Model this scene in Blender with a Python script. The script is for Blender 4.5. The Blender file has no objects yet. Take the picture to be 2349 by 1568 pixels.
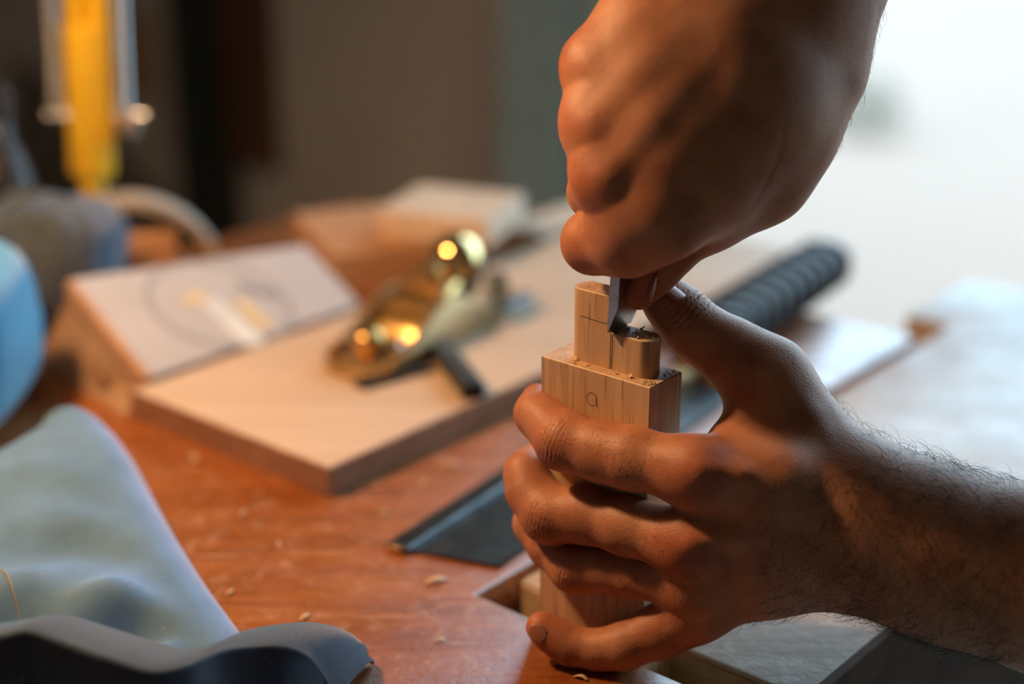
import bpy, bmesh, math, random
import numpy as np
from mathutils import Vector, Matrix

random.seed(7)
RNG = np.random.default_rng(7)
SC = bpy.context.scene
COL = SC.collection

# ------------------------------------------------------------------ camera
FPX, CX, CY = 3600.0, 1174.5, 784.0          # focal length and centre in photo pixels
PITCH = math.radians(20.5)
CAM = np.array([0.0, 0.0, 0.36])             # bench top is z = 0
FWD = np.array([0, math.cos(PITCH), -math.sin(PITCH)])
UPV = np.array([0, math.sin(PITCH), math.cos(PITCH)])
RGT = np.array([1.0, 0, 0])
FOCUS = 0.62
cam = bpy.data.cameras.new('camera')
camo = bpy.data.objects.new('camera', cam)
COL.objects.link(camo)
camo.location = CAM
camo.rotation_euler = (math.pi / 2 - PITCH, 0, 0)
cam.sensor_width = 36.0
cam.lens = FPX / 2349 * 36.0
cam.clip_start = 0.02
cam.clip_end = 300
cam.dof.use_dof = True
cam.dof.focus_distance = 0.628
cam.dof.aperture_fstop = 2.7
SC.camera = camo

# ------------------------------------------------------------------ sky, exposure
world = bpy.data.worlds.new('sky')
SC.world = world
world.use_nodes = True
bg = world.node_tree.nodes['Background']
bg.inputs['Color'].default_value = (0.52, 0.77, 1.0, 1)
bg.inputs['Strength'].default_value = 7.6
LAMP_POWER = 16.5
LAMP_COLOR = (1.0, 0.64, 0.34)
vs = SC.view_settings
vs.view_transform = 'Standard'
vs.look = 'None'
vs.exposure = 0.0
vs.gamma = 1.0
vs.use_curve_mapping = False
SC.cycles.use_denoising = True
SC.cycles.max_bounces = 6
SC.cycles.diffuse_bounces = 4
SC.cycles.glossy_bounces = 4
SC.cycles.adaptive_threshold = 0.04
SC.cycles.transparent_max_bounces = 8
SC.cycles.sample_clamp_indirect = 6.0
SC.cycles.caustics_reflective = False
SC.cycles.caustics_refractive = False

# ------------------------------------------------------------------ coordinates
TH = math.radians(40.0)
U = np.array([math.sin(TH), math.cos(TH), 0])       # along the bench, away to the right
V = np.array([-math.cos(TH), math.sin(TH), 0])      # across the bench, away to the left
Z = np.array([0, 0, 1.0])

def uv(u, v, z=0.0):
    return u * U + v * V + z * Z

def ray(x, y):
    return FWD + (x - CX) / FPX * RGT - (y - CY) / FPX * UPV

def wpt(x, y, dz=0.0):
    """a point measured in the photograph, dz = its depth behind the focus plane in the same pixel unit"""
    return CAM + FOCUS * (1 + dz / FPX) * ray(x, y)

def onz(x, y, z=0.0):
    r = ray(x, y)
    return CAM + r * ((z - CAM[2]) / r[2])

def onu(x, y, u):
    r = ray(x, y)
    return CAM + r * ((u - CAM @ U) / (r @ U))

def mpp(dz=0.0):
    return FOCUS * (1 + dz / FPX) / FPX

# ------------------------------------------------------------------ object helpers
ORG = {}

def thing(name, label, cat, loc, group=None):
    o = bpy.data.objects.new(name, None)
    COL.objects.link(o)
    o.empty_display_size = 0.02
    o.location = tuple(loc)
    ORG[o.name] = np.array(loc, float)
    o['label'] = label
    o['category'] = cat
    if group:
        o['group'] = group
    return o

def tag(o, label, cat, group=None):
    o['label'] = label
    o['category'] = cat
    if group:
        o['group'] = group
    return o

def struct(o, label=None):
    o['kind'] = 'structure'
    if label:
        o['label'] = label
    return o

def build(name, verts, faces, mat, parent=None, smooth=False, base=None, label=None, autosmooth=None):
    """one mesh object; verts are world coordinates"""
    verts = np.asarray(verts, float).reshape(-1, 3)
    if parent is not None:
        org = ORG[parent.name]
    else:
        org = np.array(base, float) if base is not None else np.zeros(3)
    me = bpy.data.meshes.new(name)
    if isinstance(faces, np.ndarray):
        n, k = faces.shape
        me.vertices.add(len(verts))
        me.vertices.foreach_set('co', (verts - org).astype(np.float32).ravel())
        me.loops.add(n * k)
        me.loops.foreach_set('vertex_index', faces.astype(np.int32).ravel())
        me.polygons.add(n)
        me.polygons.foreach_set('loop_start', np.arange(0, n * k, k, dtype=np.int32))
        me.update(calc_edges=True)
        me.validate()
    else:
        me.from_pydata((verts - org).tolist(), [], [list(f) for f in faces])
        me.update()
    if smooth:
        me.shade_smooth()
    if autosmooth is not None:
        me.shade_smooth()
        me.set_sharp_from_angle(angle=math.radians(autosmooth))
    me.materials.append(mat)
    o = bpy.data.objects.new(name, me)
    COL.objects.link(o)
    if parent is not None:
        o.parent = parent
        ORG[o.name] = org
    else:
        o.location = tuple(org)
        ORG[o.name] = org
    if label:
        o['label'] = label
    return o

class MB:
    """collects shapes into one mesh"""
    def __init__(self):
        self.v, self.f = [], []

    def add(self, verts, faces):
        n = len(self.v)
        self.v.extend([tuple(map(float, p)) for p in verts])
        self.f.extend([[i + n for i in f] for f in faces])
        return self

    def bm(self, b, M=None):
        b.verts.index_update()
        vs_ = [(M @ v.co if M is not None else v.co) for v in b.verts]
        self.add([tuple(p) for p in vs_], [[v.index for v in f.verts] for f in b.faces])
        b.free()
        return self

    def box(self, o, ax, ay, az, bevel=0.0, seg=2):
        """box spanning o .. o+ax+ay+az (vectors), with bevelled edges"""
        o, ax, ay, az = [np.asarray(a, float) for a in (o, ax, ay, az)]
        la, lb, lc = [np.linalg.norm(a) for a in (ax, ay, az)]
        b = bmesh.new()
        bmesh.ops.create_cube(b, size=1.0)
        for v in b.verts:
            v.co = Vector(((v.co.x + .5) * la, (v.co.y + .5) * lb, (v.co.z + .5) * lc))
        if bevel > 0:
            bmesh.ops.bevel(b, geom=list(b.edges), offset=bevel, segments=seg, profile=0.5, affect='EDGES')
        M = Matrix(np.array([np.append(ax / la, 0), np.append(ay / lb, 0), np.append(az / lc, 0), np.append(o, 1)]).T.tolist())
        if np.dot(np.cross(ax, ay), az) < 0:
            bmesh.ops.reverse_faces(b, faces=list(b.faces))
        return self.bm(b, M)

    def prism(self, pts, ext, bevel=0.0, seg=1):
        """polygon pts (world, planar) pushed along ext"""
        ext = np.asarray(ext, float)
        b = bmesh.new()
        lo = [b.verts.new(tuple(map(float, p))) for p in pts]
        f = b.faces.new(lo)
        r = bmesh.ops.extrude_face_region(b, geom=[f])
        top = [g for g in r['geom'] if isinstance(g, bmesh.types.BMVert)]
        for v in top:
            v.co += Vector(ext)
        bmesh.ops.recalc_face_normals(b, faces=list(b.faces))
        if bevel > 0:
            ed = [e for e in b.edges if len(e.link_faces) == 2 and e.calc_face_angle(0) > 0.6]
            bmesh.ops.bevel(b, geom=ed, offset=bevel, segments=seg, profile=0.5, affect='EDGES')
        return self.bm(b)

    def tube(self, pts, r, n=10, cap=True):
        pts = [np.asarray(p, float) for p in pts]
        rs = r if hasattr(r, '__len__') else [r] * len(pts)
        rings = []
        t0 = pts[1] - pts[0]
        a = np.cross(t0, [0.3, 0.2, 1.0])
        if np.linalg.norm(a) < 1e-9:
            a = np.cross(t0, [1, 0, 0])
        a /= np.linalg.norm(a)
        for i, p in enumerate(pts):
            t = pts[min(i + 1, len(pts) - 1)] - pts[max(i - 1, 0)]
            t = t / max(np.linalg.norm(t), 1e-12)
            a = a - t * (a @ t)
            a /= np.linalg.norm(a)
            bb = np.cross(t, a)
            rings.append([p + rs[i] * (math.cos(q) * a + math.sin(q) * bb) for q in np.linspace(0, 2 * math.pi, n, endpoint=False)])
        vv = [q for rg in rings for q in rg]
        ff = []
        for i in range(len(pts) - 1):
            for j in range(n):
                k = (j + 1) % n
                ff.append([i * n + j, i * n + k, (i + 1) * n + k, (i + 1) * n + j])
        if cap:
            ff.append(list(range(n))[::-1])
            ff.append([(len(pts) - 1) * n + j for j in range(n)])
        return self.add(vv, ff)

    def lathe(self, o, axis, prof, n=32, cap=True):
        """prof: list of (distance along axis, radius)"""
        o = np.asarray(o, float)
        axis = np.asarray(axis, float) / np.linalg.norm(axis)
        a = np.cross(axis, [0.31, 0.23, 0.9])
        a /= np.linalg.norm(a)
        b = np.cross(axis, a)
        vv = []
        for h, r in prof:
            for q in np.linspace(0, 2 * math.pi, n, endpoint=False):
                vv.append(o + axis * h + r * (math.cos(q) * a + math.sin(q) * b))
        ff = []
        for i in range(len(prof) - 1):
            for j in range(n):
                k = (j + 1) % n
                ff.append([i * n + j, i * n + k, (i + 1) * n + k, (i + 1) * n + j])
        if cap:
            ff.append(list(range(n))[::-1])
            ff.append([(len(prof) - 1) * n + j for j in range(n)])
        return self.add(vv, ff)

    def build(self, name, mat, parent=None, **kw):
        return build(name, self.v, self.f, mat, parent, **kw)

# ------------------------------------------------------------------ materials
def nodes_of(name):
    m = bpy.data.materials.new(name)
    m.use_nodes = True
    nt = m.node_tree
    return m, nt, nt.nodes['Principled BSDF']

def nd(nt, t, **kw):
    n = nt.nodes.new(t)
    for k, v in kw.items():
        if k in n.inputs:
            n.inputs[k].default_value = v
        else:
            setattr(n, k, v)
    return n

def ramp(nt, fac, stops):
    r = nt.nodes.new('ShaderNodeValToRGB')
    el = r.color_ramp.elements
    while len(el) < len(stops):
        el.new(0.5)
    for e, (p, c) in zip(el, stops):
        e.position = p
        e.color = (*c, 1) if len(c) == 3 else c
    nt.links.new(fac, r.inputs['Fac'])
    return r

def coords(nt, scale=(1, 1, 1), rot=(0, 0, 0), kind='Object'):
    tc = nt.nodes.new('ShaderNodeTexCoord')
    mp = nt.nodes.new('ShaderNodeMapping')
    mp.inputs['Scale'].default_value = scale
    mp.inputs['Rotation'].default_value = rot
    nt.links.new(tc.outputs[kind], mp.inputs['Vector'])
    return mp.outputs['Vector']

def noise(nt, vec, scale, detail=4, rough=0.55, dist=0.0):
    n = nt.nodes.new('ShaderNodeTexNoise')
    n.inputs['Scale'].default_value = scale
    n.inputs['Detail'].default_value = detail
    n.inputs['Roughness'].default_value = rough
    n.inputs['Distortion'].default_value = dist
    if vec is not None:
        nt.links.new(vec, n.inputs['Vector'])
    return n

def bump(nt, p, height, strength, distance):
    b = nt.nodes.new('ShaderNodeBump')
    b.inputs['Strength'].default_value = strength
    b.inputs['Distance'].default_value = distance
    nt.links.new(height, b.inputs['Height'])
    nt.links.new(b.outputs['Normal'], p.inputs['Normal'])
    return b

def plain(name, col, rough=0.5, metal=0.0, var=0.12, scale=40, bmp=0.0, spec=0.5, coat=0.0):
    m, nt, p = nodes_of(name)
    v = coords(nt)
    n = noise(nt, v, scale, 5)
    lo = tuple(c * (1 - var) for c in col)
    hi = tuple(min(1, c * (1 + var)) for c in col)
    r = ramp(nt, n.outputs['Fac'], [(0.3, lo), (0.7, hi)])
    nt.links.new(r.outputs['Color'], p.inputs['Base Color'])
    p.inputs['Roughness'].default_value = rough
    p.inputs['Metallic'].default_value = metal
    p.inputs['Specular IOR Level'].default_value = spec
    p.inputs['Coat Weight'].default_value = coat
    if bmp:
        bump(nt, p, n.outputs['Fac'], 0.5, bmp)
    return m

def wood(name, dark, light, axis_rot=(0, 0, 0), stretch=(1, 1, 0.06), scale=260, rough=0.55, bmp=0.0002, pores=0.0, coat=0.0, spec=0.4):
    """grain runs along the axis whose stretch is small (after rotation)"""
    m, nt, p = nodes_of(name)
    v = coords(nt, stretch, axis_rot)
    a = noise(nt, v, scale, 6, 0.6, 0.3)
    b = noise(nt, v, scale * 0.22, 3, 0.5, 0.6)
    mx = nd(nt, 'ShaderNodeMix', data_type='FLOAT')
    mx.inputs[0].default_value = 0.5
    nt.links.new(a.outputs['Fac'], mx.inputs[2])
    nt.links.new(b.outputs['Fac'], mx.inputs[3])
    mid = tuple((x + y) / 2 for x, y in zip(dark, light))
    r = ramp(nt, mx.outputs[0], [(0.34, dark), (0.5, mid), (0.64, light)])
    col = r.outputs['Color']
    if pores:
        v2 = coords(nt, (stretch[0], stretch[1], stretch[2] * 0.8), axis_rot)
        c = noise(nt, v2, scale * 1.9, 2, 0.4)
        pr = ramp(nt, c.outputs['Fac'], [(0.60, (1, 1, 1)), (0.70, (1 - pores,) * 3)])
        mm = nd(nt, 'ShaderNodeMix', data_type='RGBA', blend_type='MULTIPLY')
        mm.inputs[0].default_value = 1.0
        nt.links.new(col, mm.inputs[6])
        nt.links.new(pr.outputs['Color'], mm.inputs[7])
        col = mm.outputs[2]
    nt.links.new(col, p.inputs['Base Color'])
    p.inputs['Roughness'].default_value = rough
    p.inputs['Coat Weight'].default_value = coat
    p.inputs['Specular IOR Level'].default_value = spec
    if bmp:
        bump(nt, p, a.outputs['Fac'], 0.6, bmp)
    return m

def bench_material(name='worn_bench_varnish', cols=((0.12, 0.030, 0.007), (0.29, 0.082, 0.017), (0.40, 0.135, 0.036)), worn=(0.50, 0.27, 0.15), relief=0.0006, gloss=(0.22, 0.40)):
    m, nt, p = nodes_of(name)
    rz = -(math.pi / 2 - TH)
    v = coords(nt, (0.12, 1, 1), (0, 0, rz))
    g = noise(nt, v, 90, 6, 0.62, 0.5)
    v2 = coords(nt)
    blot = noise(nt, v2, 9, 5, 0.6)
    spk = noise(nt, v2, 105, 6, 0.72)
    mx = nd(nt, 'ShaderNodeMix', data_type='FLOAT')
    mx.inputs[0].default_value = 0.45
    nt.links.new(g.outputs['Fac'], mx.inputs[2])
    nt.links.new(blot.outputs['Fac'], mx.inputs[3])
    r = ramp(nt, mx.outputs[0], [(0.3, cols[0]), (0.5, cols[1]), (0.7, cols[2])])
    # worn pale specks and long scratches
    sr = ramp(nt, spk.outputs['Fac'], [(0.53, (0, 0, 0)), (0.70, (1, 1, 1))])
    sv = coords(nt, (0.05, 1, 1), (0, 0, rz + 0.9))
    s1 = noise(nt, sv, 420, 2, 0.4)
    sv2 = coords(nt, (0.04, 1, 1), (0, 0, rz - 0.5))
    s2 = noise(nt, sv2, 380, 2, 0.4)
    mxs = nd(nt, 'ShaderNodeMath', operation='MAXIMUM')
    nt.links.new(s1.outputs['Fac'], mxs.inputs[0])
    nt.links.new(s2.outputs['Fac'], mxs.inputs[1])
    scr = ramp(nt, mxs.outputs[0], [(0.66, (0, 0, 0)), (0.74, (1, 1, 1))])
    add = nd(nt, 'ShaderNodeMath', operation='MAXIMUM')
    nt.links.new(sr.outputs['Color'], add.inputs[0])
    nt.links.new(scr.outputs['Color'], add.inputs[1])
    sc_ = nd(nt, 'ShaderNodeMath', operation='MULTIPLY')
    sc_.inputs[1].default_value = 0.55
    nt.links.new(add.outputs[0], sc_.inputs[0])
    cm = nd(nt, 'ShaderNodeMix', data_type='RGBA')
    nt.links.new(sc_.outputs[0], cm.inputs[0])
    nt.links.new(r.outputs['Color'], cm.inputs[6])
    cm.inputs[7].default_value = (*worn, 1)
    nt.links.new(cm.outputs[2], p.inputs['Base Color'])
    blot2 = noise(nt, v2, 34, 5, 0.6)
    rr = ramp(nt, blot2.outputs['Fac'], [(0.3, (gloss[0],) * 3), (0.7, (gloss[1],) * 3)])
    nt.links.new(rr.outputs['Color'], p.inputs['Roughness'])
    p.inputs['Specular IOR Level'].default_value = 0.6
    hm = nd(nt, 'ShaderNodeMath', operation='ADD')
    nt.links.new(g.outputs['Fac'], hm.inputs[0])
    nt.links.new(spk.outputs['Fac'], hm.inputs[1])
    bump(nt, p, hm.outputs[0], 0.5, relief)
    return m

def skin_material():
    m, nt, p = nodes_of('skin')
    v = coords(nt)
    big = noise(nt, v, 55, 4, 0.55)
    r = ramp(nt, big.outputs['Fac'], [(0.3, (0.30, 0.105, 0.048)), (0.52, (0.405, 0.165, 0.082)), (0.72, (0.46, 0.205, 0.112))])
    # redder knuckles and fingertips come in through a vertex mask
    at = nd(nt, 'ShaderNodeAttribute', attribute_name='flush')
    fl = nd(nt, 'ShaderNodeMix', data_type='RGBA', blend_type='MULTIPLY')
    nt.links.new(at.outputs['Fac'], fl.inputs[0])
    nt.links.new(r.outputs['Color'], fl.inputs[6])
    fl.inputs[7].default_value = (0.92, 0.62, 0.55, 1)
    nt.links.new(fl.outputs[2], p.inputs['Base Color'])
    p.inputs['Roughness'].default_value = 0.52
    p.inputs['Specular IOR Level'].default_value = 0.36
    p.inputs['Subsurface Weight'].default_value = 0.22
    p.inputs['Subsurface Radius'].default_value = (1.0, 0.35, 0.18)
    p.inputs['Subsurface Scale'].default_value = 0.006
    vo = nd(nt, 'ShaderNodeTexVoronoi', Scale=1100.0)
    nt.links.new(v, vo.inputs['Vector'])
    fine = noise(nt, v, 650, 4, 0.6)
    ad = nd(nt, 'ShaderNodeMath', operation='ADD')
    nt.links.new(vo.outputs['Distance'], ad.inputs[0])
    nt.links.new(fine.outputs['Fac'], ad.inputs[1])
    bump(nt, p, ad.outputs[0], 0.5, 0.00018)
    return m

def cloth_material(name, col, dark):
    m, nt, p = nodes_of(name)
    v = coords(nt)
    a = noise(nt, v, 30, 4)
    b = noise(nt, v, 1500, 2)
    r = ramp(nt, a.outputs['Fac'], [(0.35, dark), (0.65, col)])
    sp = noise(nt, v, 700, 2, 0.4)
    sr = ramp(nt, sp.outputs['Fac'], [(0.70, (0, 0, 0)), (0.76, (1, 1, 1))])
    k = nd(nt, 'ShaderNodeMath', operation='MULTIPLY')
    k.inputs[1].default_value = 0.35
    nt.links.new(sr.outputs['Color'], k.inputs[0])
    mx = nd(nt, 'ShaderNodeMix', data_type='RGBA')
    nt.links.new(k.outputs[0], mx.inputs[0])
    nt.links.new(r.outputs['Color'], mx.inputs[6])
    mx.inputs[7].default_value = (0.55, 0.45, 0.32, 1)
    nt.links.new(mx.outputs[2], p.inputs['Base Color'])
    p.inputs['Roughness'].default_value = 0.85
    p.inputs['Sheen Weight'].default_value = 0.35
    p.inputs['Specular IOR Level'].default_value = 0.15
    bump(nt, p, b.outputs['Fac'], 0.4, 0.0003)
    return m

RZ = -(math.pi / 2 - TH)   # turns object axes so that x runs along U
M = {}
M['bench'] = bench_material()
M['jaw'] = bench_material('worn_jaw_wood', ((0.24, 0.15, 0.10), (0.43, 0.33, 0.26), (0.56, 0.47, 0.40)), (0.66, 0.58, 0.50), 0.0010, (0.34, 0.52))
M['skin'] = skin_material()
M['pine'] = wood('pine', (0.42, 0.245, 0.125), (0.62, 0.40, 0.235), (0, 0, 0), (1, 1, 0.05), 420, 0.5, 0.00012, pores=0.45)
M['raw_oak'] = wood('raw_oak', (0.30, 0.19, 0.10), (0.52, 0.36, 0.21), (0, 0, RZ), (1, 0.06, 1), 200, 0.65)
M['birch'] = wood('birch_ply', (0.52, 0.36, 0.235), (0.64, 0.46, 0.32), (0, 0, RZ), (0.04, 1, 1), 160, 0.55, 0.0001)
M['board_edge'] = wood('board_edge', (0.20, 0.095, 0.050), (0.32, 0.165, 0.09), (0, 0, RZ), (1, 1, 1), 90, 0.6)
M['timber'] = wood('timber', (0.42, 0.20, 0.09), (0.60, 0.33, 0.17), (0, 0, RZ), (0.05, 1, 1), 150, 0.6)
M['pale_timber'] = wood('pale_timber', (0.58, 0.42, 0.28), (0.72, 0.55, 0.40), (0, 0, RZ), (1, 0.06, 1), 150, 0.6)
M['walnut'] = wood('walnut', (0.16, 0.085, 0.045), (0.32, 0.18, 0.10), (0, 0, RZ + 0.4), (0.06, 1, 1), 150, 0.6)
M['box_wood'] = wood('box_wood', (0.24, 0.135, 0.07), (0.40, 0.245, 0.14), (0, 0, RZ + 0.4), (0.06, 1, 1), 120, 0.6)
M['polished_brass'] = plain('polished_brass', (0.80, 0.56, 0.24), 0.09, 1.0, 0.05, 60)
M['steel'] = plain('tool_steel', (0.48, 0.50, 0.51), 0.32, 1.0, 0.15, 300)
M['dark_steel'] = plain('dark_steel', (0.10, 0.105, 0.11), 0.32, 0.9, 0.35, 60)
M['brass'] = plain('brass', (0.40, 0.235, 0.095), 0.50, 0.65, 0.15, 60)
M['bright_brass'] = plain('bright_brass', (0.60, 0.38, 0.13), 0.30, 1.0, 0.06, 60)
M['dark_wood'] = wood('dark_wood', (0.030, 0.014, 0.007), (0.065, 0.032, 0.016), (0, 0, RZ), (0.06, 1, 1), 120, 0.8, spec=0.12)
M['chrome'] = plain('chrome', (0.75, 0.77, 0.78), 0.08, 1.0, 0.05, 60)
M['black_metal'] = plain('black_metal', (0.022, 0.022, 0.026), 0.38, 0.3, 0.25, 80)
M['black_rubber'] = plain('black_rubber', (0.012, 0.013, 0.016), 0.5, 0.0, 0.25, 90)
M['white_card'] = plain('white_card', (0.44, 0.40, 0.385), 0.6, 0.0, 0.06, 20)
M['print_grey'] = plain('print_grey', (0.25, 0.245, 0.26), 0.6)
M['print_white'] = plain('print_white', (0.66, 0.64, 0.60), 0.6)
M['print_gold'] = plain('print_gold', (0.66, 0.47, 0.20), 0.5)
M['yellow'] = plain('yellow_paint', (0.78, 0.47, 0.02), 0.35, 0.0, 0.08, 30)
M['spring'] = plain('spring_steel', (0.55, 0.55, 0.55), 0.3, 1.0, 0.1, 100)
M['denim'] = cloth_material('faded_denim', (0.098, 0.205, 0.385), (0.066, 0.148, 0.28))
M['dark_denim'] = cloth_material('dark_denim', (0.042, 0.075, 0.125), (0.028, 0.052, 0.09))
M['thread'] = plain('thread', (0.22, 0.19, 0.14), 0.8)
M['teal'] = cloth_material('teal_cloth', (0.04, 0.26, 0.42), (0.03, 0.20, 0.34))
M['navy'] = cloth_material('navy_cloth', (0.05, 0.07, 0.11), (0.03, 0.045, 0.07))
M['hoop'] = wood('bent_ash', (0.34, 0.26, 0.19), (0.46, 0.37, 0.29), (0, 0, 0), (1, 1, 1), 60, 0.5)
M['wall'] = plain('plaster_wall', (0.74, 0.60, 0.50), 0.9, 0, 0.10, 3)
M['dark_wall'] = plain('dark_panelled_wall', (0.26, 0.215, 0.175), 0.9, 0, 0.10, 3)
M['floor'] = plain('concrete_floor', (0.60, 0.52, 0.43), 0.7, 0, 0.2, 5)
M['ceiling'] = plain('ceiling_paint', (0.74, 0.70, 0.64), 0.9, 0, 0.08, 3)
M['frame'] = plain('grey_green_frame', (0.84, 0.95, 0.90), 0.4, 0.0, 0.08, 20)
M['ground'] = plain('pale_ground', (0.232, 0.146, 0.105), 0.95, 0, 0.04, 0.6)
M['dark_green'] = plain('dark_green_paint', (0.018, 0.022, 0.014), 0.6, 0, 0.2, 20)
M['rust'] = wood('red_wood', (0.10, 0.035, 0.015), (0.16, 0.06, 0.028), (0, 0, 0), (1, 1, 0.1), 40, 0.6)
M['graphite'] = plain('graphite', (0.06, 0.055, 0.05), 0.5)
M['nail'] = plain('fingernail', (0.37, 0.155, 0.105), 0.32, 0, 0.06, 200)
M['hair'] = plain('dark_hair', (0.030, 0.019, 0.013), 0.35)
M['leaf'] = plain('leaf', (0.26, 0.215, 0.16), 0.7, 0, 0.2, 3)
M['shaving'] = plain('shaving', (0.62, 0.40, 0.22), 0.6)
M['tan'] = plain('tan_canvas', (0.24, 0.19, 0.15), 0.9, 0, 0.1, 8)

def glass_material():
    m = bpy.data.materials.new('window_glass')
    m.use_nodes = True
    nt = m.node_tree
    nt.nodes.clear()
    out = nt.nodes.new('ShaderNodeOutputMaterial')
    tr = nt.nodes.new('ShaderNodeBsdfTransparent')
    tr.inputs['Color'].default_value = (0.96, 0.98, 0.97, 1)
    gl = nt.nodes.new('ShaderNodeBsdfGlossy')
    gl.inputs['Roughness'].default_value = 0.02
    fr = nt.nodes.new('ShaderNodeFresnel')
    fr.inputs['IOR'].default_value = 1.3
    mx = nt.nodes.new('ShaderNodeMixShader')
    nt.links.new(fr.outputs['Fac'], mx.inputs['Fac'])
    nt.links.new(tr.outputs['BSDF'], mx.inputs[1])
    nt.links.new(gl.outputs['BSDF'], mx.inputs[2])
    nt.links.new(mx.outputs['Shader'], out.inputs['Surface'])
    return m
M['glass'] = glass_material()

# ------------------------------------------------------------------ room
FLOOR, CEIL = -0.86, 1.75
WU, BU, LV, RV = 1.95, -1.6, 3.4, -2.6       # window wall, wall behind, left wall, right wall
WIN_V0, WIN_V1, WIN_Z0, WIN_Z1 = -0.75, 1.44, -0.80, 1.55

def slab(name, pts, ext, mat):
    return struct(MB().prism(pts, ext).build(name, mat))

slab('floor', [uv(BU, RV, FLOOR), uv(WU + .15, RV, FLOOR), uv(WU + .15, LV, FLOOR), uv(BU, LV, FLOOR)], -0.1 * Z, M['floor'])
slab('ceiling', [uv(BU, RV, CEIL), uv(WU + .15, RV, CEIL), uv(WU + .15, LV, CEIL), uv(BU, LV, CEIL)], 0.1 * Z, M['ceiling'])
slab('wall_left', [uv(BU, LV, FLOOR), uv(WU + .15, LV, FLOOR), uv(WU + .15, LV, CEIL), uv(BU, LV, CEIL)], 0.1 * V, M['wall'])
slab('wall_right', [uv(BU, RV, FLOOR), uv(WU + .15, RV, FLOOR), uv(WU + .15, RV, CEIL), uv(BU, RV, CEIL)], -0.1 * V, M['dark_wall'])
slab('wall_front', [uv(BU, RV, FLOOR), uv(BU, LV, FLOOR), uv(BU, LV, CEIL), uv(BU, RV, CEIL)], -0.1 * U, M['dark_wall'])
mb = MB()
mb.box(uv(WU, WIN_V1, FLOOR), (LV - WIN_V1) * V, 0.15 * U, (CEIL - FLOOR) * Z)
mb.box(uv(WU, RV, FLOOR), (WIN_V0 - RV) * V, 0.15 * U, (CEIL - FLOOR) * Z)
mb.box(uv(WU, WIN_V0, FLOOR), (WIN_V1 - WIN_V0) * V, 0.15 * U, (WIN_Z0 - FLOOR) * Z)
mb.box(uv(WU, WIN_V0, WIN_Z1), (WIN_V1 - WIN_V0) * V, 0.15 * U, (CEIL - WIN_Z1) * Z)
struct(mb.build('wall_back', M['wall']))
win = bpy.data.objects.new('window_1', None)
COL.objects.link(win)
win.location = tuple(uv(WU, WIN_V1, WIN_Z0))
ORG['window_1'] = np.array(win.location)
win['kind'] = 'structure'
win['label'] = 'tall window with grey-green frame onto bright ground outside'
WH = WIN_Z1 - WIN_Z0
for (v0, w, d0, d1) in ((1.475, 0.125, -0.08, -0.002), (1.362, 0.088, -0.05, -0.002), (1.235, 0.115, -0.02, 0.05), (-0.75, 0.08, 0.0, 0.06)):
    MB().box(uv(WU + d0, v0, WIN_Z0 + .002), w * V, (d1 - d0) * U, (WH - .004) * Z, 0.008).build('window_frame', M['frame'], win)
for z0 in (WIN_Z0 + .002, WIN_Z1 - .072):
    MB().box(uv(WU + .003, WIN_V0, z0), (1.235 - WIN_V0) * V, 0.05 * U, 0.07 * Z, 0.008).build('window_frame', M['frame'], win)
MB().box(uv(WU + .028, WIN_V0, WIN_Z0 + .07), (1.235 - WIN_V0) * V, 0.006 * U, (WH - .14) * Z).build('pane', M['glass'], win)
pl = bpy.data.lights.new('sky_portal', 'AREA')
pl.shape = 'RECTANGLE'
pl.size, pl.size_y = WIN_V1 - WIN_V0, WH
pl.cycles.is_portal = True
plo = bpy.data.objects.new('sky_portal', pl)
COL.objects.link(plo)
pm = np.array([V, Z, U]).T     # light looks along -local z = into the room
plo.matrix_world = Matrix([[pm[0][0], pm[0][1], pm[0][2], 0], [pm[1][0], pm[1][1], pm[1][2], 0], [pm[2][0], pm[2][1], pm[2][2], 0], [0, 0, 0, 1]])
plo.location = tuple(uv(WU + .16, (WIN_V0 + WIN_V1) / 2, (WIN_Z0 + WIN_Z1) / 2))

# ground outside
o = MB().prism([uv(WU + .16, -60, -0.95), uv(140, -60, -0.95), uv(140, 60, -0.95), uv(WU + .16, 60, -0.95)], -0.05 * Z).build('ground', M['ground'])
struct(o, 'pale bright ground outside the window')

# ------------------------------------------------------------------ workbench
SLOT0, SLOT1 = 0.4742, 0.4976          # vise gap, measured along U
EDGE_V, SEAM_V, SEAM_V2 = 0.262, 0.4125, 0.4200
FAR_U = 0.915
bench = thing('workbench', 'worn brown wooden workbench with a vise gap in its scratched top', 'workbench', uv(0.2, 0.6, FLOOR))
TT = 0.07
pts = [uv(-0.55, EDGE_V), uv(SLOT0, EDGE_V), uv(SLOT0, SEAM_V2), uv(FAR_U, SEAM_V2), uv(FAR_U, 0.95), uv(-0.55, 0.95)]
MB().prism(pts, -TT * Z, 0.0015, 2).build('bench_top', M['bench'], bench, autosmooth=40)
pts = [uv(SLOT1, EDGE_V), uv(1.055, EDGE_V), uv(1.055, 0.446), uv(0.952, 0.446), uv(0.952, SEAM_V), uv(SLOT1 + 0.0, SEAM_V)]
jaw = MB().prism(pts, -0.16 * Z, 0.0016, 2).build('vise_jaw', M['jaw'], bench, autosmooth=40)
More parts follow.
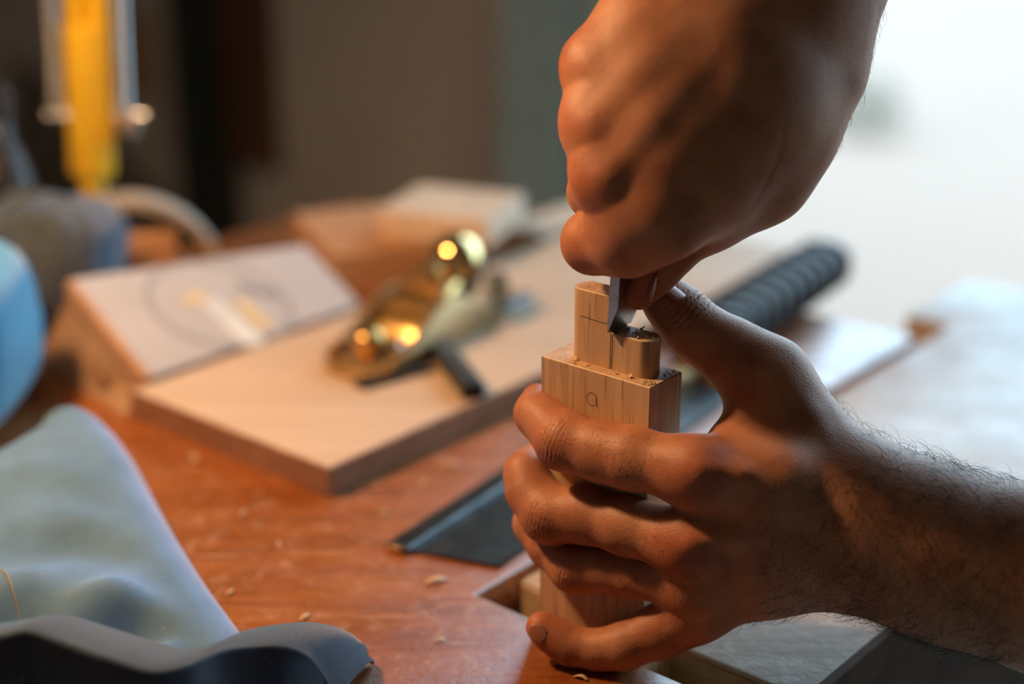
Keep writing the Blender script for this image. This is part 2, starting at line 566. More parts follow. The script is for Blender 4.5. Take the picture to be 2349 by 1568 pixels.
# raw wood facing on both sides of the gap
MB().box(uv(SLOT1 - .0012, EDGE_V + .004, -TT + .002), (SEAM_V - EDGE_V - .006) * V, .001 * U, (TT - .0045) * Z).build('jaw_facing', M['raw_oak'], bench)
MB().box(uv(SLOT0 + .0002, EDGE_V + .004, -TT + .002), (SEAM_V2 - EDGE_V - .006) * V, .001 * U, (TT - .0045) * Z).build('jaw_facing', M['raw_oak'], bench)
MB().box(uv(SLOT1 + .003, EDGE_V - .0042, -.158), (1.05 - SLOT1) * U, .0041 * V, .1578 * Z, .0006).build('jaw_side', M['dark_wood'], bench)
MB().box(uv(SLOT0 + .003, SEAM_V + .0003, -.052), (.945 - SLOT0) * U, (SEAM_V2 - SEAM_V - .0006) * V, .008 * Z).build('seam_light_stop', M['walnut'], bench)  # added dark strip, keeps light from the floor below out of the seam
# floor of the gap, apron boards and legs
MB().box(uv(SLOT0 - .02, EDGE_V + .01, -TT - .022), (SEAM_V2 - EDGE_V + .02) * V, (SLOT1 - SLOT0 + .0192) * U, .02 * Z, .002).build('vise_bed', M['raw_oak'], bench)
for (a, b) in ((-0.45, 0.36), (-0.45, 0.84), (0.80, 0.84), (0.80, 0.46)):
    MB().box(uv(a, b, FLOOR), .09 * U, .09 * V, (-TT - FLOOR) * Z, .004).build('leg', M['raw_oak'], bench)
MB().box(uv(-0.38, 0.40, -TT - .13), 1.2 * U, .03 * V, .128 * Z, .003).build('apron_board', M['raw_oak'], bench)
MB().box(uv(-0.38, 0.90, -TT - .13), 1.2 * U, .03 * V, .13 * Z, .003).build('apron_board', M['raw_oak'], bench)

# ------------------------------------------------------------------ the block being worked
BT = 0.1261                                  # top of the block
A0 = uv(0.4747, 0.327)                       # its near corner
BW, BD = 0.0556, 0.0224
def bk(u, v, z):
    return A0 + u * U + v * V + z * Z
piece = thing('wooden_workpiece', 'pale pine block with a stepped round-ended tenon, clamped upright in the vise gap', 'wood block', bk(BD / 2, BW / 2, -.05))
pbody = MB().box(bk(0, 0, -.05), BD * U, BW * V, (BT + .05) * Z, 0.0004, 1).build('body', M['pine'], piece)
TU0, TU1, TV0, TV1, TSTEP = 0.0056, 0.0172, 0.0044, 0.0459, 0.0240
TR = (TU1 - TU0) / 2
uc = (TU0 + TU1) / 2
def arc(vc, s):
    return [(uc + TR * math.cos(q), vc + s * TR * 0.92 * math.sin(q)) for q in np.linspace(0, math.pi, 15)]
tall = [(TU0, TSTEP), ] + [(a, b) for a, b in arc(TV1 - TR, 1)[::-1]] + [(TU1, TSTEP)]
low = [(TU1, TSTEP)] + [(a, b) for a, b in arc(TV0 + TR, -1)] + [(TU0, TSTEP)]
ZT, ZS = BT + 0.0312, BT + 0.0160
mb = MB()
mb.prism([bk(a, b, BT - .002) for a, b in tall], (ZT - BT + .002) * Z, 0.00035)
mb.prism([bk(a, b, BT - .002) for a, b in low], (ZS - BT + .002) * Z, 0.00035)
ten = mb.build('tenon', M['pine'], piece, autosmooth=35)
# chips left on the shoulder and on the cut step
mb = MB()
for i in range(46):
    if i < 26:
        q = bk(RNG.uniform(.0060, .0165), RNG.uniform(.006, .0215), ZS + .0002)
    else:
        q = bk(RNG.uniform(.001, .0215), RNG.uniform(.0008, .004) if i % 2 else RNG.uniform(.001, .05), BT + .0002)
        if i % 2 == 0:
            q = bk(RNG.uniform(.0008, .0042), RNG.uniform(.004, .05), BT + .0002)
    a = RNG.uniform(0, math.pi)
    L = RNG.uniform(.0006, .0020)
    d = np.array([math.cos(a), math.sin(a), RNG.uniform(.0, .5)])
    e = np.array([-math.sin(a), math.cos(a), 0]) * RNG.uniform(.0002, .0006)
    mb.add([q - e, q + e, q + d * L + e * .6 + Z * .0004, q + d * L - e * .6 + Z * .0005, q - e + Z * .0002, q + e + Z * .0002, q + d * L + e * .6 + Z * .0006, q + d * L - e * .6 + Z * .0007],
           [[0, 1, 2, 3], [7, 6, 5, 4], [0, 4, 5, 1], [1, 5, 6, 2], [2, 6, 7, 3], [3, 7, 4, 0]])
ch = mb.build('wood_chips', M['shaving'], piece)
ch['kind'] = 'stuff'
# pencil marks
def ribbon(name, pts, w, nrm, closed=False, on=None):
    pts = [np.asarray(p) for p in pts]
    vv, ff = [], []
    n = len(pts)
    for i, p in enumerate(pts):
        t = pts[(i + 1) % n if closed else min(i + 1, n - 1)] - pts[(i - 1) if closed else max(i - 1, 0)]
        s = np.cross(t / np.linalg.norm(t), nrm)
        vv += [p - s * w / 2 + nrm * 6e-5, p + s * w / 2 + nrm * 6e-5]
    for i in range(n if closed else n - 1):
        j = (i + 1) % n
        ff.append([2 * i, 2 * i + 1, 2 * j + 1, 2 * j])
    return build(name, vv, ff, M['graphite'], on or ten)
fz = BT + 0.0195
ribbon('pencil_line', [bk(TU0, TSTEP + .0006 + t, fz - .0002 * math.sin(t * 300)) for t in np.linspace(0, .0150, 8)], .00035, -U)
ribbon('pencil_line', [bk(TU0, TSTEP - .0008, BT + .0005 + t) for t in np.linspace(0, .0152, 6)], .0004, -U)
ribbon('pencil_line', [bk(TU0, TSTEP + .0001, BT + .0005 + t) for t in np.linspace(0, .005, 4)], .0003, -U)
cc = (0.0287, BT - 0.0125)
ribbon('pencil_circle', [bk(0, cc[0] + .0026 * math.cos(q), cc[1] + .0028 * math.sin(q)) for q in np.linspace(0, 2 * math.pi, 28)], .00028, -U, on=pbody)
ribbon('pencil_line', [bk(0, cc[0] - .0026 + .0004 * math.sin(t * 900), cc[1] + .0016 - t) for t in np.linspace(0, .0048, 5)], .0003, -U, on=pbody)

# ------------------------------------------------------------------ chisel
tip = bk(0.0026, TSTEP - .0001, ZS + 0.0006)
lean = math.radians(2.5)
CA = math.cos(lean) * Z - math.sin(lean) * V              # blade axis, up
CB = math.cos(lean) * V + math.sin(lean) * Z              # out of the flat back
chisel = thing('chisel', 'narrow steel chisel held upright in the fist, its sharp edge on the tenon', 'chisel', tip)
CWD, CTH, CBV = 0.0165, 0.0046, 0.0118
prof = [(0, 0.0), (0.0, 0.072), (-CTH, 0.072), (-CTH, CBV), (-0.0003, 0.0)]
MB().prism([tip + a * CB + b * CA for a, b in prof], CWD * U, 0.00018).build('blade', M['steel'], chisel, autosmooth=25)
hb = tip + CA * 0.070 + U * CWD / 2 - CB * CTH / 2
MB().lathe(hb, CA, [(0, .004), (0, .0075), (.004, .0085), (.012, .0090), (.012, .0075), (.016, .0075)], 24).build('ferrule', M['brass'], chisel, autosmooth=40)
MB().lathe(hb + CA * .014, CA, [(0, .0078), (.006, .0100), (.016, .0110), (.028, .0105), (.034, .0085), (.036, .004)], 24).build('handle', M['walnut'], chisel, smooth=True)

# ------------------------------------------------------------------ saw lying behind the vise gap
s0 = onz(894, 1257)
sd = math.radians(33.5)
SU = np.array([math.sin(sd), math.cos(sd), 0])
SV = np.array([math.cos(sd), -math.sin(sd), 0])            # toward the toothed side
saw = thing('back_saw', 'fine back saw with dark steel blade and black ribbed grip lying on bench', 'saw', s0)
BL = 0.275
q = [s0 + SV * .004 + .0012 * Z, s0 + SV * .056 + SU * .012 + .0012 * Z]
nteeth = 90
for i in range(nteeth + 1):
    t = .012 + (BL - .012) * i / nteeth
    q.append(s0 + SU * t + SV * (.0565 if i % 2 else .0553) + .0012 * Z)
q.append(s0 + SU * BL + SV * .004 + .0012 * Z)
MB().prism(q, .0007 * Z).build('blade', M['dark_steel'], saw)
MB().box(s0 + SU * -.002 + .0004 * Z, SU * (BL + .01), SV * .0125, .0042 * Z, .0012).build('spine', M['dark_steel'], saw)
spine = bpy.data.objects[[o_.name for o_ in saw.children if o_.name.startswith('spine')][0]]
MB().box(s0 + SU * -.003 + SV * .0015 + .0006 * Z, SU * .004, SV * .007, .003 * Z, .0008).build('spine_end', M['brass'], spine)
# grip: a rounded bar with raised rings
gp = s0 + SU * BL + SV * .016
mb = MB()
nr = 90
vv, ff = [], []
ns = 20
for i in range(nr + 1):
    t = i / nr
    L = 0.235 * t
    bulge = 1.0 + .10 * math.sin(t * math.pi) + (0.10 * math.sin(L / .0190 * 2 * math.pi) if .12 < t < .93 else 0)
    e = 1.0
    if t > .93:
        e = math.sqrt(max(0.02, 1 - ((t - .93) / .07) ** 2))
    if t < .06:
        e = .62 + .38 * (t / .06)
    ww, hh = .0185 * bulge * e, .0155 * bulge * e
    c = gp + SU * L + (.0178) * Z
    for k in range(ns):
        a = 2 * math.pi * k / ns
        ca, sa = math.cos(a), math.sin(a)
        ca = math.copysign(abs(ca) ** .75, ca)
        sa = math.copysign(abs(sa) ** .75, sa)
        vv.append(c + SV * ww * ca + Z * hh * sa)
for i in range(nr):
    for k in range(ns):
        j = (k + 1) % ns
        ff.append([i * ns + k, (i + 1) * ns + k, (i + 1) * ns + j, i * ns + j])
ff.append(list(range(ns)))
ff.append([nr * ns + k for k in range(ns)][::-1])
build('grip', vv, ff, M['black_rubber'], saw, smooth=True)
MB().lathe(gp - SU * .022 + Z * .006, SU, [(0, .0045), (0, .006), (.022, .0075), (.026, .0075)], 20).build('ferrule', M['brass'], saw, autosmooth=40)

# ------------------------------------------------------------------ pale board under the plane
b0 = onz(757, 1142)
BTK = 0.0165
BLn, BWd = 0.485, 0.1655
board = thing('plywood_board', 'large pale plywood board lying flat on the bench under the block plane', 'board', b0)
MB().box(b0 + .002 * U + .002 * V, (BLn - .004) * U, (BWd - .004) * V, BTK * Z, .0004).build('panel', M['birch'], board)
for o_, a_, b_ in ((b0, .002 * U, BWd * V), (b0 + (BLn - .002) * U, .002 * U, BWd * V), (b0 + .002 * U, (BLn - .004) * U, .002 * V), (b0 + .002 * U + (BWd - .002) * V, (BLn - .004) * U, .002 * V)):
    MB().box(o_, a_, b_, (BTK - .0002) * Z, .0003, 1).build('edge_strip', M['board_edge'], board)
# ------------------------------------------------------------------ yellow spring-arm lamp
def emissive(name, col, strength):
    m, nt, p = nodes_of(name)
    p.inputs['Base Color'].default_value = (*col, 1)
    p.inputs['Emission Color'].default_value = (*col, 1)
    p.inputs['Emission Strength'].default_value = strength
    return m
lb = uv(.645, .938)
lamp = thing('desk_lamp', 'yellow spring-arm work lamp standing at the far side of the bench', 'lamp', lb)
MB().box(lb - U * .016 - V * .022 + Z * .0005, U * .032, V * .034, Z * .016, .003).build('clamp', M['black_metal'], lamp)
a0 = lb + np.array([0.000, 0, .016])
a1 = a0 + np.array([.030, .0, .66])
ax = (a1 - a0) / np.linalg.norm(a1 - a0)
wU = U - ax * (U @ ax)
wU /= np.linalg.norm(wU)
wV = np.cross(ax, wU)
MB().tube([a0, a0 + ax * .10], .0085, 16).build('post', M['yellow'], lamp, smooth=True)
mb = MB()
mb.box(a0 + ax * .06 - wU * .011 - wV * .014, wU * .022, wV * .028, ax * .11, .004, 3)
brk = mb.build('bracket', M['yellow'], lamp, autosmooth=50)
MB().box(a0 + ax * .085 - wU * .007 - wV * .007 - RGT * .004, wU * .014, wV * .014, ax * .575, .002, 2).build('lower_arm', M['yellow'], lamp)
MB().box(a0 + ax * .085 - wU * .008 - wV * .008 + RGT * .0115, wU * .010, wV * .012, ax * .575, .002, 2).build('lower_arm', M['yellow'], lamp)
def coil(p, d, L, r, w, turns, n=12):
    d = d / np.linalg.norm(d)
    a = np.cross(d, [0.2, 1, 0.1]); a /= np.linalg.norm(a)
    b = np.cross(d, a)
    m_ = int(turns * n)
    return MB().tube([p + d * L * i / m_ + r * (math.cos(2 * math.pi * i / n) * a + math.sin(2 * math.pi * i / n) * b) for i in range(m_ + 1)], w, 5)
coil(a0 + ax * .105 + RGT * .0235, ax, .30, .0050, .0012, 90).build('spring', M['spring'], lamp, smooth=True)
coil(a0 + ax * .105 - RGT * .024, ax, .30, .0045, .0011, 90).build('spring', M['spring'], lamp, smooth=True)
MB().lathe(a0 + ax * .100 + RGT * .012, RGT, [(0, .004), (.012, .004), (.012, .010), (.020, .010), (.021, .008)], 20).build('knob', M['tan'], brk, autosmooth=40)
MB().lathe(a0 + ax * .105 - RGT * .03, RGT, [(0, .0035), (.07, .0035)], 12).build('spring_pin', M['spring'], brk, autosmooth=40)
# upper arm reaches forward over the bench to the head, above the picture
BULB = np.array([-0.39, 0.69, 0.53])
el = a1
MB().lathe(el - RGT * .02, RGT, [(0, .02), (.04, .02)], 24).build('elbow', M['yellow'], lamp, autosmooth=40)
SHAX = np.array([0.60, 0.14, -0.78]); SHAX /= np.linalg.norm(SHAX)
hd = BULB - SHAX * .075
MB().tube([el, el + (hd - el) * .9, hd], .009, 12).build('upper_arm', M['yellow'], lamp, smooth=True)
shade = MB().lathe(hd, SHAX, [(-.01, .018), (0, .026), (.03, .034), (.055, .055), (.085, .078), (.105, .088), (.1042, .0865), (.084, .0765), (.054, .0535), (.031, .032), (.002, .024)], 40, cap=False).build('shade', M['yellow'], lamp, smooth=True)
M['bulb'] = emissive('warm_bulb', LAMP_COLOR, LAMP_POWER / (math.pi * 4 * math.pi * .028 ** 2))
b = bmesh.new(); bmesh.ops.create_uvsphere(b, u_segments=20, v_segments=12, radius=.028)
MB().bm(b, Matrix.Translation(BULB)).build('bulb', M['bulb'], shade, smooth=True)
MB().tube([hd, BULB - SHAX * .02], .013, 14).build('socket', M['black_metal'], shade, autosmooth=40)

# ------------------------------------------------------------------ block plane on the board
ZB = BTK
board_back = b0 @ V + .1655
t0, t1 = onz(795, 866, ZB), onz(1085, 716, ZB)
PU = (t1 - t0) / np.linalg.norm(t1 - t0)
PV = np.cross(Z, PU)
plane = thing('block_plane', 'brass and steel block plane resting on the pale board', 'hand plane', t0)
def pp(x, y, z):
    return t0 + PU * x + PV * y + Z * z * .84
PLn = float(np.linalg.norm(t1 - t0)) + .012
HW = .0245
ol = [(.016, -HW), (PLn - .012, -HW), (PLn, -HW * .6), (PLn, HW * .6), (PLn - .012, HW), (.016, HW)] + [(.016 - .018 * math.sin(q), HW * math.cos(q)) for q in np.linspace(.2, math.pi - .2, 9)]
MB().prism([pp(x, y, .0001) for x, y in ol], .005 * Z, .0006).build('sole', M['brass'], plane, autosmooth=40)
k = PLn / .16
side = [(.012, .004), (.012, .012), (.030, .015), (.050, .026), (.068, .036), (.088, .038), (.106, .030), (.126, .018), (.150, .013), (.150, .004)]
for s in (-1, 1):
    y0 = HW - .004 if s > 0 else -HW
    MB().prism([pp(x * k, y0, z) for x, z in side], PV * .004, .0006).build('cheek', M['brass'], plane, autosmooth=50)
MB().prism([pp(x * k, -HW + .0045, z) for x, z in ((.040, .006), (.046, .006), (.142, .047), (.136, .047))], PV * (2 * HW - .009), .0004).build('plane_iron', M['dark_steel'], plane)
# lever cap: two ridged slopes and a domed palm rest
lc = []
for i, (x, z, w, h) in enumerate([(.044, .012, .019, .003), (.058, .020, .0195, .0045), (.074, .029, .0195, .006), (.090, .036, .019, .007), (.104, .038, .017, .007), (.116, .036, .012, .006)]):
    lc.append([pp(x * k, w * math.copysign(abs(math.cos(q)) ** .7, math.cos(q)), z + h * math.copysign(abs(math.sin(q)) ** .8, math.sin(q))) for q in np.linspace(0, 2 * math.pi, 24, endpoint=False)])
vv = [p for r_ in lc for p in r_]
ff = [[i * 24 + j, i * 24 + (j + 1) % 24, (i + 1) * 24 + (j + 1) % 24, (i + 1) * 24 + j] for i in range(len(lc) - 1) for j in range(24)]
ff += [list(range(24))[::-1], [(len(lc) - 1) * 24 + j for j in range(24)]]
lcap = build('lever_cap', vv, ff, M['bright_brass'], plane, smooth=True)
for x, z in ((.066, .0305), (.082, .0395)):
    MB().box(pp(x * k, -.017, z - .004), PU * .005, PV * .034, Z * .006, .001).build('cap_ridge', M['brass'], lcap)
MB().lathe(pp(.024 * k, 0, .005), Z, [(0, .006), (.004, .005), (.008, .009), (.014, .0105), (.018, .009), (.020, .004)], 28).build('front_knob', M['bright_brass'], plane, smooth=True)
MB().lathe(pp(.094 * k, 0, .041), Z, [(0, .006), (.004, .006), (.004, .0085), (.009, .0085), (.010, .007)], 28).build('cap_screw', M['bright_brass'], lcap, autosmooth=40)
MB().lathe(pp(.126 * k, 0, .006), Z, [(0, .010), (.006, .0085), (.012, .011), (.020, .0155), (.032, .0175), (.042, .0165), (.049, .0125), (.053, .006), (.0535, .001)], 40).build('rear_knob', M['polished_brass'], plane, smooth=True)
MB().lathe(pp(.148 * k, -.012, .022), PU - PV * .4, [(0, .003), (.003, .003), (.003, .010), (.009, .0105), (.011, .008), (.012, .003)], 28).build('adjuster_wheel', M['chrome'], plane, autosmooth=40)
for s in (-1, 1):
    MB().lathe(pp(.030 * k, s * .016, .0148), Z, [(0, .0045), (.003, .0045), (.004, .003)], 20).build('screw_head', M['chrome'], plane, autosmooth=40)
MB().box(pp(.132 * k, -HW - .011, .012), PU * .034, PV * .010, Z * .004, .0015).build('side_lever', M['dark_steel'], plane)

# small black square lying beside it
q0, q1, q2 = onz(838, 897, ZB), onz(1000, 852, ZB), onz(1062, 922, ZB)
sq = thing('try_square', 'small black metal square lying on the pale board beside the plane', 'square', q1)
d = (q1 - q0) / np.linalg.norm(q1 - q0)
e = np.cross(Z, d)
MB().box(q0, d * np.linalg.norm(q1 - q0), e * .014, .003 * Z, .0006).build('blade', M['black_metal'], sq)
d2 = (q2 - q1) / np.linalg.norm(q2 - q1)
e2 = np.cross(Z, d2)
q1b = q1 - d2 * .035 + e2 * .004
MB().box(q1b, q2 - q1b, e2 * .014, .010 * Z, .0022, 3).build('stock', M['black_metal'], sq)

# ------------------------------------------------------------------ printed box behind the board
BH = .056
VB = board_back + .003
tl, tr = onz(168, 640, BH), onz(700, 562, BH)
bl, br = uv(.5195, VB, .0185), uv(.690, VB, .0185)
flat = np.array([1, 1, 0.])
ln = np.cross(br - bl, tl - bl); ln /= np.linalg.norm(ln)
r_ = ray(700, 562)
tr = CAM + r_ * (((bl - CAM) @ ln) / (r_ @ ln))
box = thing('printed_box', 'wooden box with a sloping grey-white printed lid behind the pale board', 'box', (tl + tr + br + bl) / 4 * flat)
LT = .010
def mix(a, b, t):
    return a + (b - a) * t
ff = [[0, 1, 2, 3], [7, 6, 5, 4], [0, 4, 5, 1], [1, 5, 6, 2], [2, 6, 7, 3], [3, 7, 4, 0]]
ln = np.cross(br - bl, tl - bl); ln /= np.linalg.norm(ln)
bot = [onz(84, 828), uv(.4985, VB + .001), br * flat, tr * flat]
topb = [mix(q_ - ln * LT, b_, .04) for q_, b_ in zip((tl, bl, br, tr), bot)]
build('body', [b_ + .0003 * Z for b_ in bot] + topb, ff, M['box_wood'], box)
lid = build('lid', [q_ - ln * (LT - .0006) for q_ in (tl, bl, br, tr)] + [tl, bl, br, tr], ff, M['white_card'], box)
cen = (tl + tr + br + bl) / 4
def onlid(x, y):
    r_ = ray(x, y)
    return CAM + r_ * (((bl - CAM) @ ln) / (r_ @ ln))
eu = (tr - tl) / np.linalg.norm(tr - tl)
ev = (bl - tl) / np.linalg.norm(bl - tl)
bd = np.linalg.norm(bl - tl)
# orange wooden edging of the lid, printed oval and label strips
MB().box(tl - ln * (LT - .0008) - eu * .0042, bl - tl, eu * .004, ln * (LT - .0012), .0008).build('lid_edge', M['timber'], lid)
oc = onlid(505, 695)
def strip(name, p_, q_, w, mat, h=.0004):
    s = np.cross(ln, (q_ - p_) / np.linalg.norm(q_ - p_)) * w / 2
    return MB().prism([p_ - s, q_ - s, q_ + s, p_ + s], h * ln).build(name, mat, lid)
vv, ff2 = [], []
ro = .046
for i in range(48):
    a = 2 * math.pi * i / 48
    for r_, hz in ((ro, .0001), (ro - .0025, .0001), (ro, .0005), (ro - .0025, .0005)):
        vv.append(oc + eu * r_ * 1.0 * math.cos(a) + ev * r_ * math.sin(a) + ln * hz)
for i in range(48):
    j = (i + 1) % 48
    for a_, b_ in ((0, 1), (1, 3), (3, 2), (2, 0)):
        ff2.append([i * 4 + a_, j * 4 + a_, j * 4 + b_, i * 4 + b_])
build('printed_oval', vv, ff2, M['print_grey'], lid)
strip('printed_mark', onlid(545, 655), onlid(640, 678), .010, M['print_grey'])
strip('printed_mark', onlid(420, 690), onlid(470, 680), .008, M['print_gold'])
strip('printed_stripe', onlid(480, 690), onlid(590, 790), .014, M['print_white'])
strip('printed_stripe', onlid(548, 692), onlid(612, 752), .009, M['print_gold'])
sp = mix(topb[0], topb[1], .62) * .35 + mix(bot[0], bot[1], .62) * .65
sn = np.cross(bot[1] - bot[0], topb[0] - bot[0]); sn /= np.linalg.norm(sn)
if sn[0] > 0:
    sn = -sn
s1 = (bot[1] - bot[0]) / np.linalg.norm(bot[1] - bot[0]); s2 = np.cross(sn, s1)
MB().prism([sp + s1 * .009 * math.cos(a) + s2 * .007 * math.sin(a) + sn * .0002 for a in np.linspace(0, 2 * math.pi, 20, endpoint=False)], sn * .0005).build('printed_side_mark', M['walnut'], box)

# ------------------------------------------------------------------ timber at the back of the bench
TMH = .034
f0, f1 = onz(765, 690), onz(1012, 660)
dv = (f1 - f0) / np.linalg.norm(f1 - f0)
du = np.cross(Z, dv)
if du @ FWD < 0:
    du = -du
tag(MB().box(f0, f1 - f0, du * .115, Z * TMH, .0015).build('timber_block', M['timber'], base=f0), 'long orange-brown timber offcut lying flat behind the printed box', 'timber')
g0, g1 = onz(866, 545, TMH), onz(1118, 572, TMH)
dv2 = (g1 - g0) / np.linalg.norm(g1 - g0)
du2 = np.cross(Z, dv2)
if du2 @ FWD < 0:
    du2 = -du2
g00 = g0 + Z * .0005
tag(MB().box(g00, g1 - g0, du2 * .080, Z * .020, .0015).build('wood_offcut', M['pale_timber'], base=g00), 'pale square wood offcut stacked on top of the timber', 'wood block')
h0 = uv(.885, board_back + .004)
tag(MB().box(h0, U * .15, V * .040, Z * .022, .001).build('wood_batten', M['pale_timber'], base=h0), 'pale narrow wooden batten behind the plywood board', 'batten')

# ------------------------------------------------------------------ bent hoop with a block in it, far left
hp = uv(.640, .895)
hx = np.array([.95, .30, 0]); hx /= np.linalg.norm(hx)
hyv = np.cross(Z, hx)
def arc_band(c, r0, r1, w, a0_, a1_, n=48):
    vv, ff = [], []
    for i in range(n + 1):
        a = a0_ + (a1_ - a0_) * i / n
        for r_, s in ((r1, -1), (r1, 1), (r0, 1), (r0, -1)):
            vv.append(c + hx * r_ * math.cos(a) + Z * r_ * math.sin(a) + hyv * w * s / 2)
    for i in range(n):
        for k_ in range(4):
            m_ = (k_ + 1) % 4
            ff.append([i * 4 + k_, i * 4 + m_, (i + 1) * 4 + m_, (i + 1) * 4 + k_])
    ff += [[3, 2, 1, 0], [n * 4 + k_ for k_ in range(4)]]
    return vv, ff
vv, ff = arc_band(hp + Z * .0, .064, .070, .030, 0.0, math.pi)
tag(build('wooden_hoop', vv, ff, M['hoop'], base=hp, autosmooth=40), 'greyish bent wooden arch standing at the back of the bench below the lamp', 'hoop')
ib = hp - hx * .020 - hyv * .014
tag(MB().box(ib, hx * .056, hyv * .026, Z * .044, .003).build('small_wood_block', M['timber'], base=ib), 'small reddish wood block standing inside the bent wooden arch', 'wood block')

# ------------------------------------------------------------------ soft things at the left edge
def blob(name, c, half, power, mat, parent=None, lump=0.0, seed=0, base=None, nu=48, nv=28):
    vv, ff = [], []
    rg = np.random.default_rng(seed)
    ph = rg.uniform(0, 6.28, 6)
    for i in range(nv + 1):
        p_ = -math.pi / 2 + math.pi * i / nv
        for j in range(nu):
            a = 2 * math.pi * j / nu
            g = lambda t: math.copysign(abs(t) ** power, t)
            d = np.array([g(math.cos(p_)) * g(math.cos(a)), g(math.cos(p_)) * g(math.sin(a)), g(math.sin(p_))])
            l = 1 + lump * (math.sin(3 * a + ph[0] + 2 * d[2]) * .5 + math.sin(5 * d[2] + 2 * a + ph[1]) * .35 + math.sin(9 * a - 4 * d[2] + ph[2]) * .2)
            q_ = d * np.array(half) * l
            vv.append(np.array(c) + q_)
    for i in range(nv):
        for j in range(nu):
            k_ = (j + 1) % nu
            ff.append([i * nu + j, i * nu + k_, (i + 1) * nu + k_, (i + 1) * nu + j])
    vv = np.array(vv)
    vv[:, 2] = np.maximum(vv[:, 2], c[2] - half[2] * .94)
    return build(name, vv, ff, mat, parent, smooth=True, base=base)
tag(blob('teal_bag', (-.385, .835, .0500), (.108, .060, .053), .42, M['teal'], lump=.025, seed=3, base=(-.385, .835, 0)), 'bright teal-blue cloth bundle beside the printed box', 'cloth')
nb = uv(.562, .868)
tag(blob('navy_bag', (nb[0], nb[1], .0445), (.046, .042, .045), .6, M['navy'], lump=.10, seed=5, base=(nb[0], nb[1], 0)), 'dark navy-grey cloth bundle beside the lamp foot', 'cloth')
kb = uv(.572, .934)
bot_ = thing('dark_bottle', 'black bottle standing at the far left of the bench', 'bottle', kb)
MB().lathe(kb, Z, [(0.0005, .020), (.004, .022), (.085, .022), (.105, .018), (.118, .012), (.135, .012)], 28).build('body', M['black_rubber'], bot_, smooth=True)
MB().lathe(kb + Z * .135, Z, [(0, .014), (.018, .014), (.020, .012)], 24).build('cap', M['black_metal'], bot_, autosmooth=40)

# ------------------------------------------------------------------ crumpled denim, near left
RID = [(128, 945, .046), (155, 938, .049), (190, 962, .049), (232, 1020, .047), (300, 1160, .040), (370, 1290, .033), (438, 1398, .027), (505, 1505, .022), (560, 1600, .020)]
def interp(tbl, t):
    x = t * (len(tbl) - 1)
    i = int(min(max(math.floor(x), 0), len(tbl) - 2))
    f = x - i
    P0 = np.array(tbl[max(i - 1, 0)]); P1 = np.array(tbl[i]); P2 = np.array(tbl[i + 1]); P3 = np.array(tbl[min(i + 2, len(tbl) - 1)])
    return .5 * ((2 * P1) + (-P0 + P2) * f + (2 * P0 - 5 * P1 + 4 * P2 - P3) * f * f + (-P0 + 3 * P1 - 3 * P2 + P3) * f ** 3)
def sm(x):
    x = min(max(x, 0), 1)
    return x * x * (3 - 2 * x)
NT, NS = 90, 110
vv = []
dl = np.array([-.93, -.36, 0])
for i in range(NT + 1):
    t = i / NT
    x, y, h = interp(RID, t)
    top = onz(x, y, h)
    for j in range(NS + 1):
        s = j / NS
        if s < .16:                                   # short fall behind the ridge
            q_ = (1 - s / .16)
            p = top - dl * (.020 * math.sin(q_ * math.pi / 2))
            z = h * math.cos(q_ * math.pi / 2)
        else:
            w = (s - .16) / .84
            p = top + dl * (.27 * w)
            fall = sm(w / (.11 + .66 * sm((t - .08) / .35)))
            z = h * (1 - .80 * fall)
            fold = .0075 * math.sin(w * 15 + t * 19 + 1.2 * math.sin(t * 9)) * sm((t - .45) / .25) + .0052 * math.sin(w * 24 - t * 38) * sm((t - .55) / .3)
            fold += .0018 * math.sin(w * 9 + t * 60 + 2 * math.sin(w * 12)) * sm((t - .25) / .3)
            z += fold * sm(w / .10)
        vv.append(np.array([p[0], p[1], max(z, .0008 + .0004 * (s > .5))]))
ff = []
for i in range(NT):
    for j in range(NS):
        a = i * (NS + 1) + j
        ff.append([a, a + NS + 1, a + NS + 2, a + 1])
den = thing('denim_apron', 'crumpled faded blue denim cloth heaped on the near side of the bench', 'cloth', onz(250, 1300))
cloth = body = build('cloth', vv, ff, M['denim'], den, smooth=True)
md = body.modifiers.new('thickness', 'SOLIDIFY'); md.thickness = .0012; md.offset = -1
# seam with its thread along the left of the heap
sj = int(NS * .36)
MB().tube([vv[i * (NS + 1) + sj] + Z * .0012 for i in range(6, NT, 1)], .0006, 6).build('seam', M['thread'], cloth, smooth=True)
# the darker fold in front
RID2 = [(-260, 1500, .062), (-120, 1478, .066), (0, 1460, .068), (62, 1449, .068), (150, 1477, .064), (250, 1512, .060), (340, 1540, .055), (420, 1530, .052), (500, 1497, .048), (575, 1485, .044), (645, 1484, .040), (703, 1508, .032), (740, 1556, .022), (765, 1610, .012)]
NT2, NS2 = 110, 44
vv = []
for i in range(NT2 + 1):
    t = i / NT2
    x, y, h = interp(RID2, t)
    top = onz(x, y, h)
    for j in range(NS2 + 1):
        s = j / NS2
        if s < .3:
            q_ = 1 - s / .3
            p = top + np.array([.012, .045, 0]) * math.sin(q_ * math.pi / 2)
            z = h * (.25 + .75 * math.cos(q_ * math.pi / 2)) if t < .93 else h * math.cos(q_ * math.pi / 2)
            z -= .0005
        else:
            q_ = (s - .3) / .7
            p = top + np.array([.02, -.055, 0]) * (1 - math.cos(q_ * math.pi / 2)) 
            z = h * (1 - sm(q_ ** .8)) + .004 * math.sin(q_ * 7 + t * 23) * math.sin(q_ * math.pi) 
        vv.append(np.array([p[0], p[1], max(z, .001)]))
ff = []
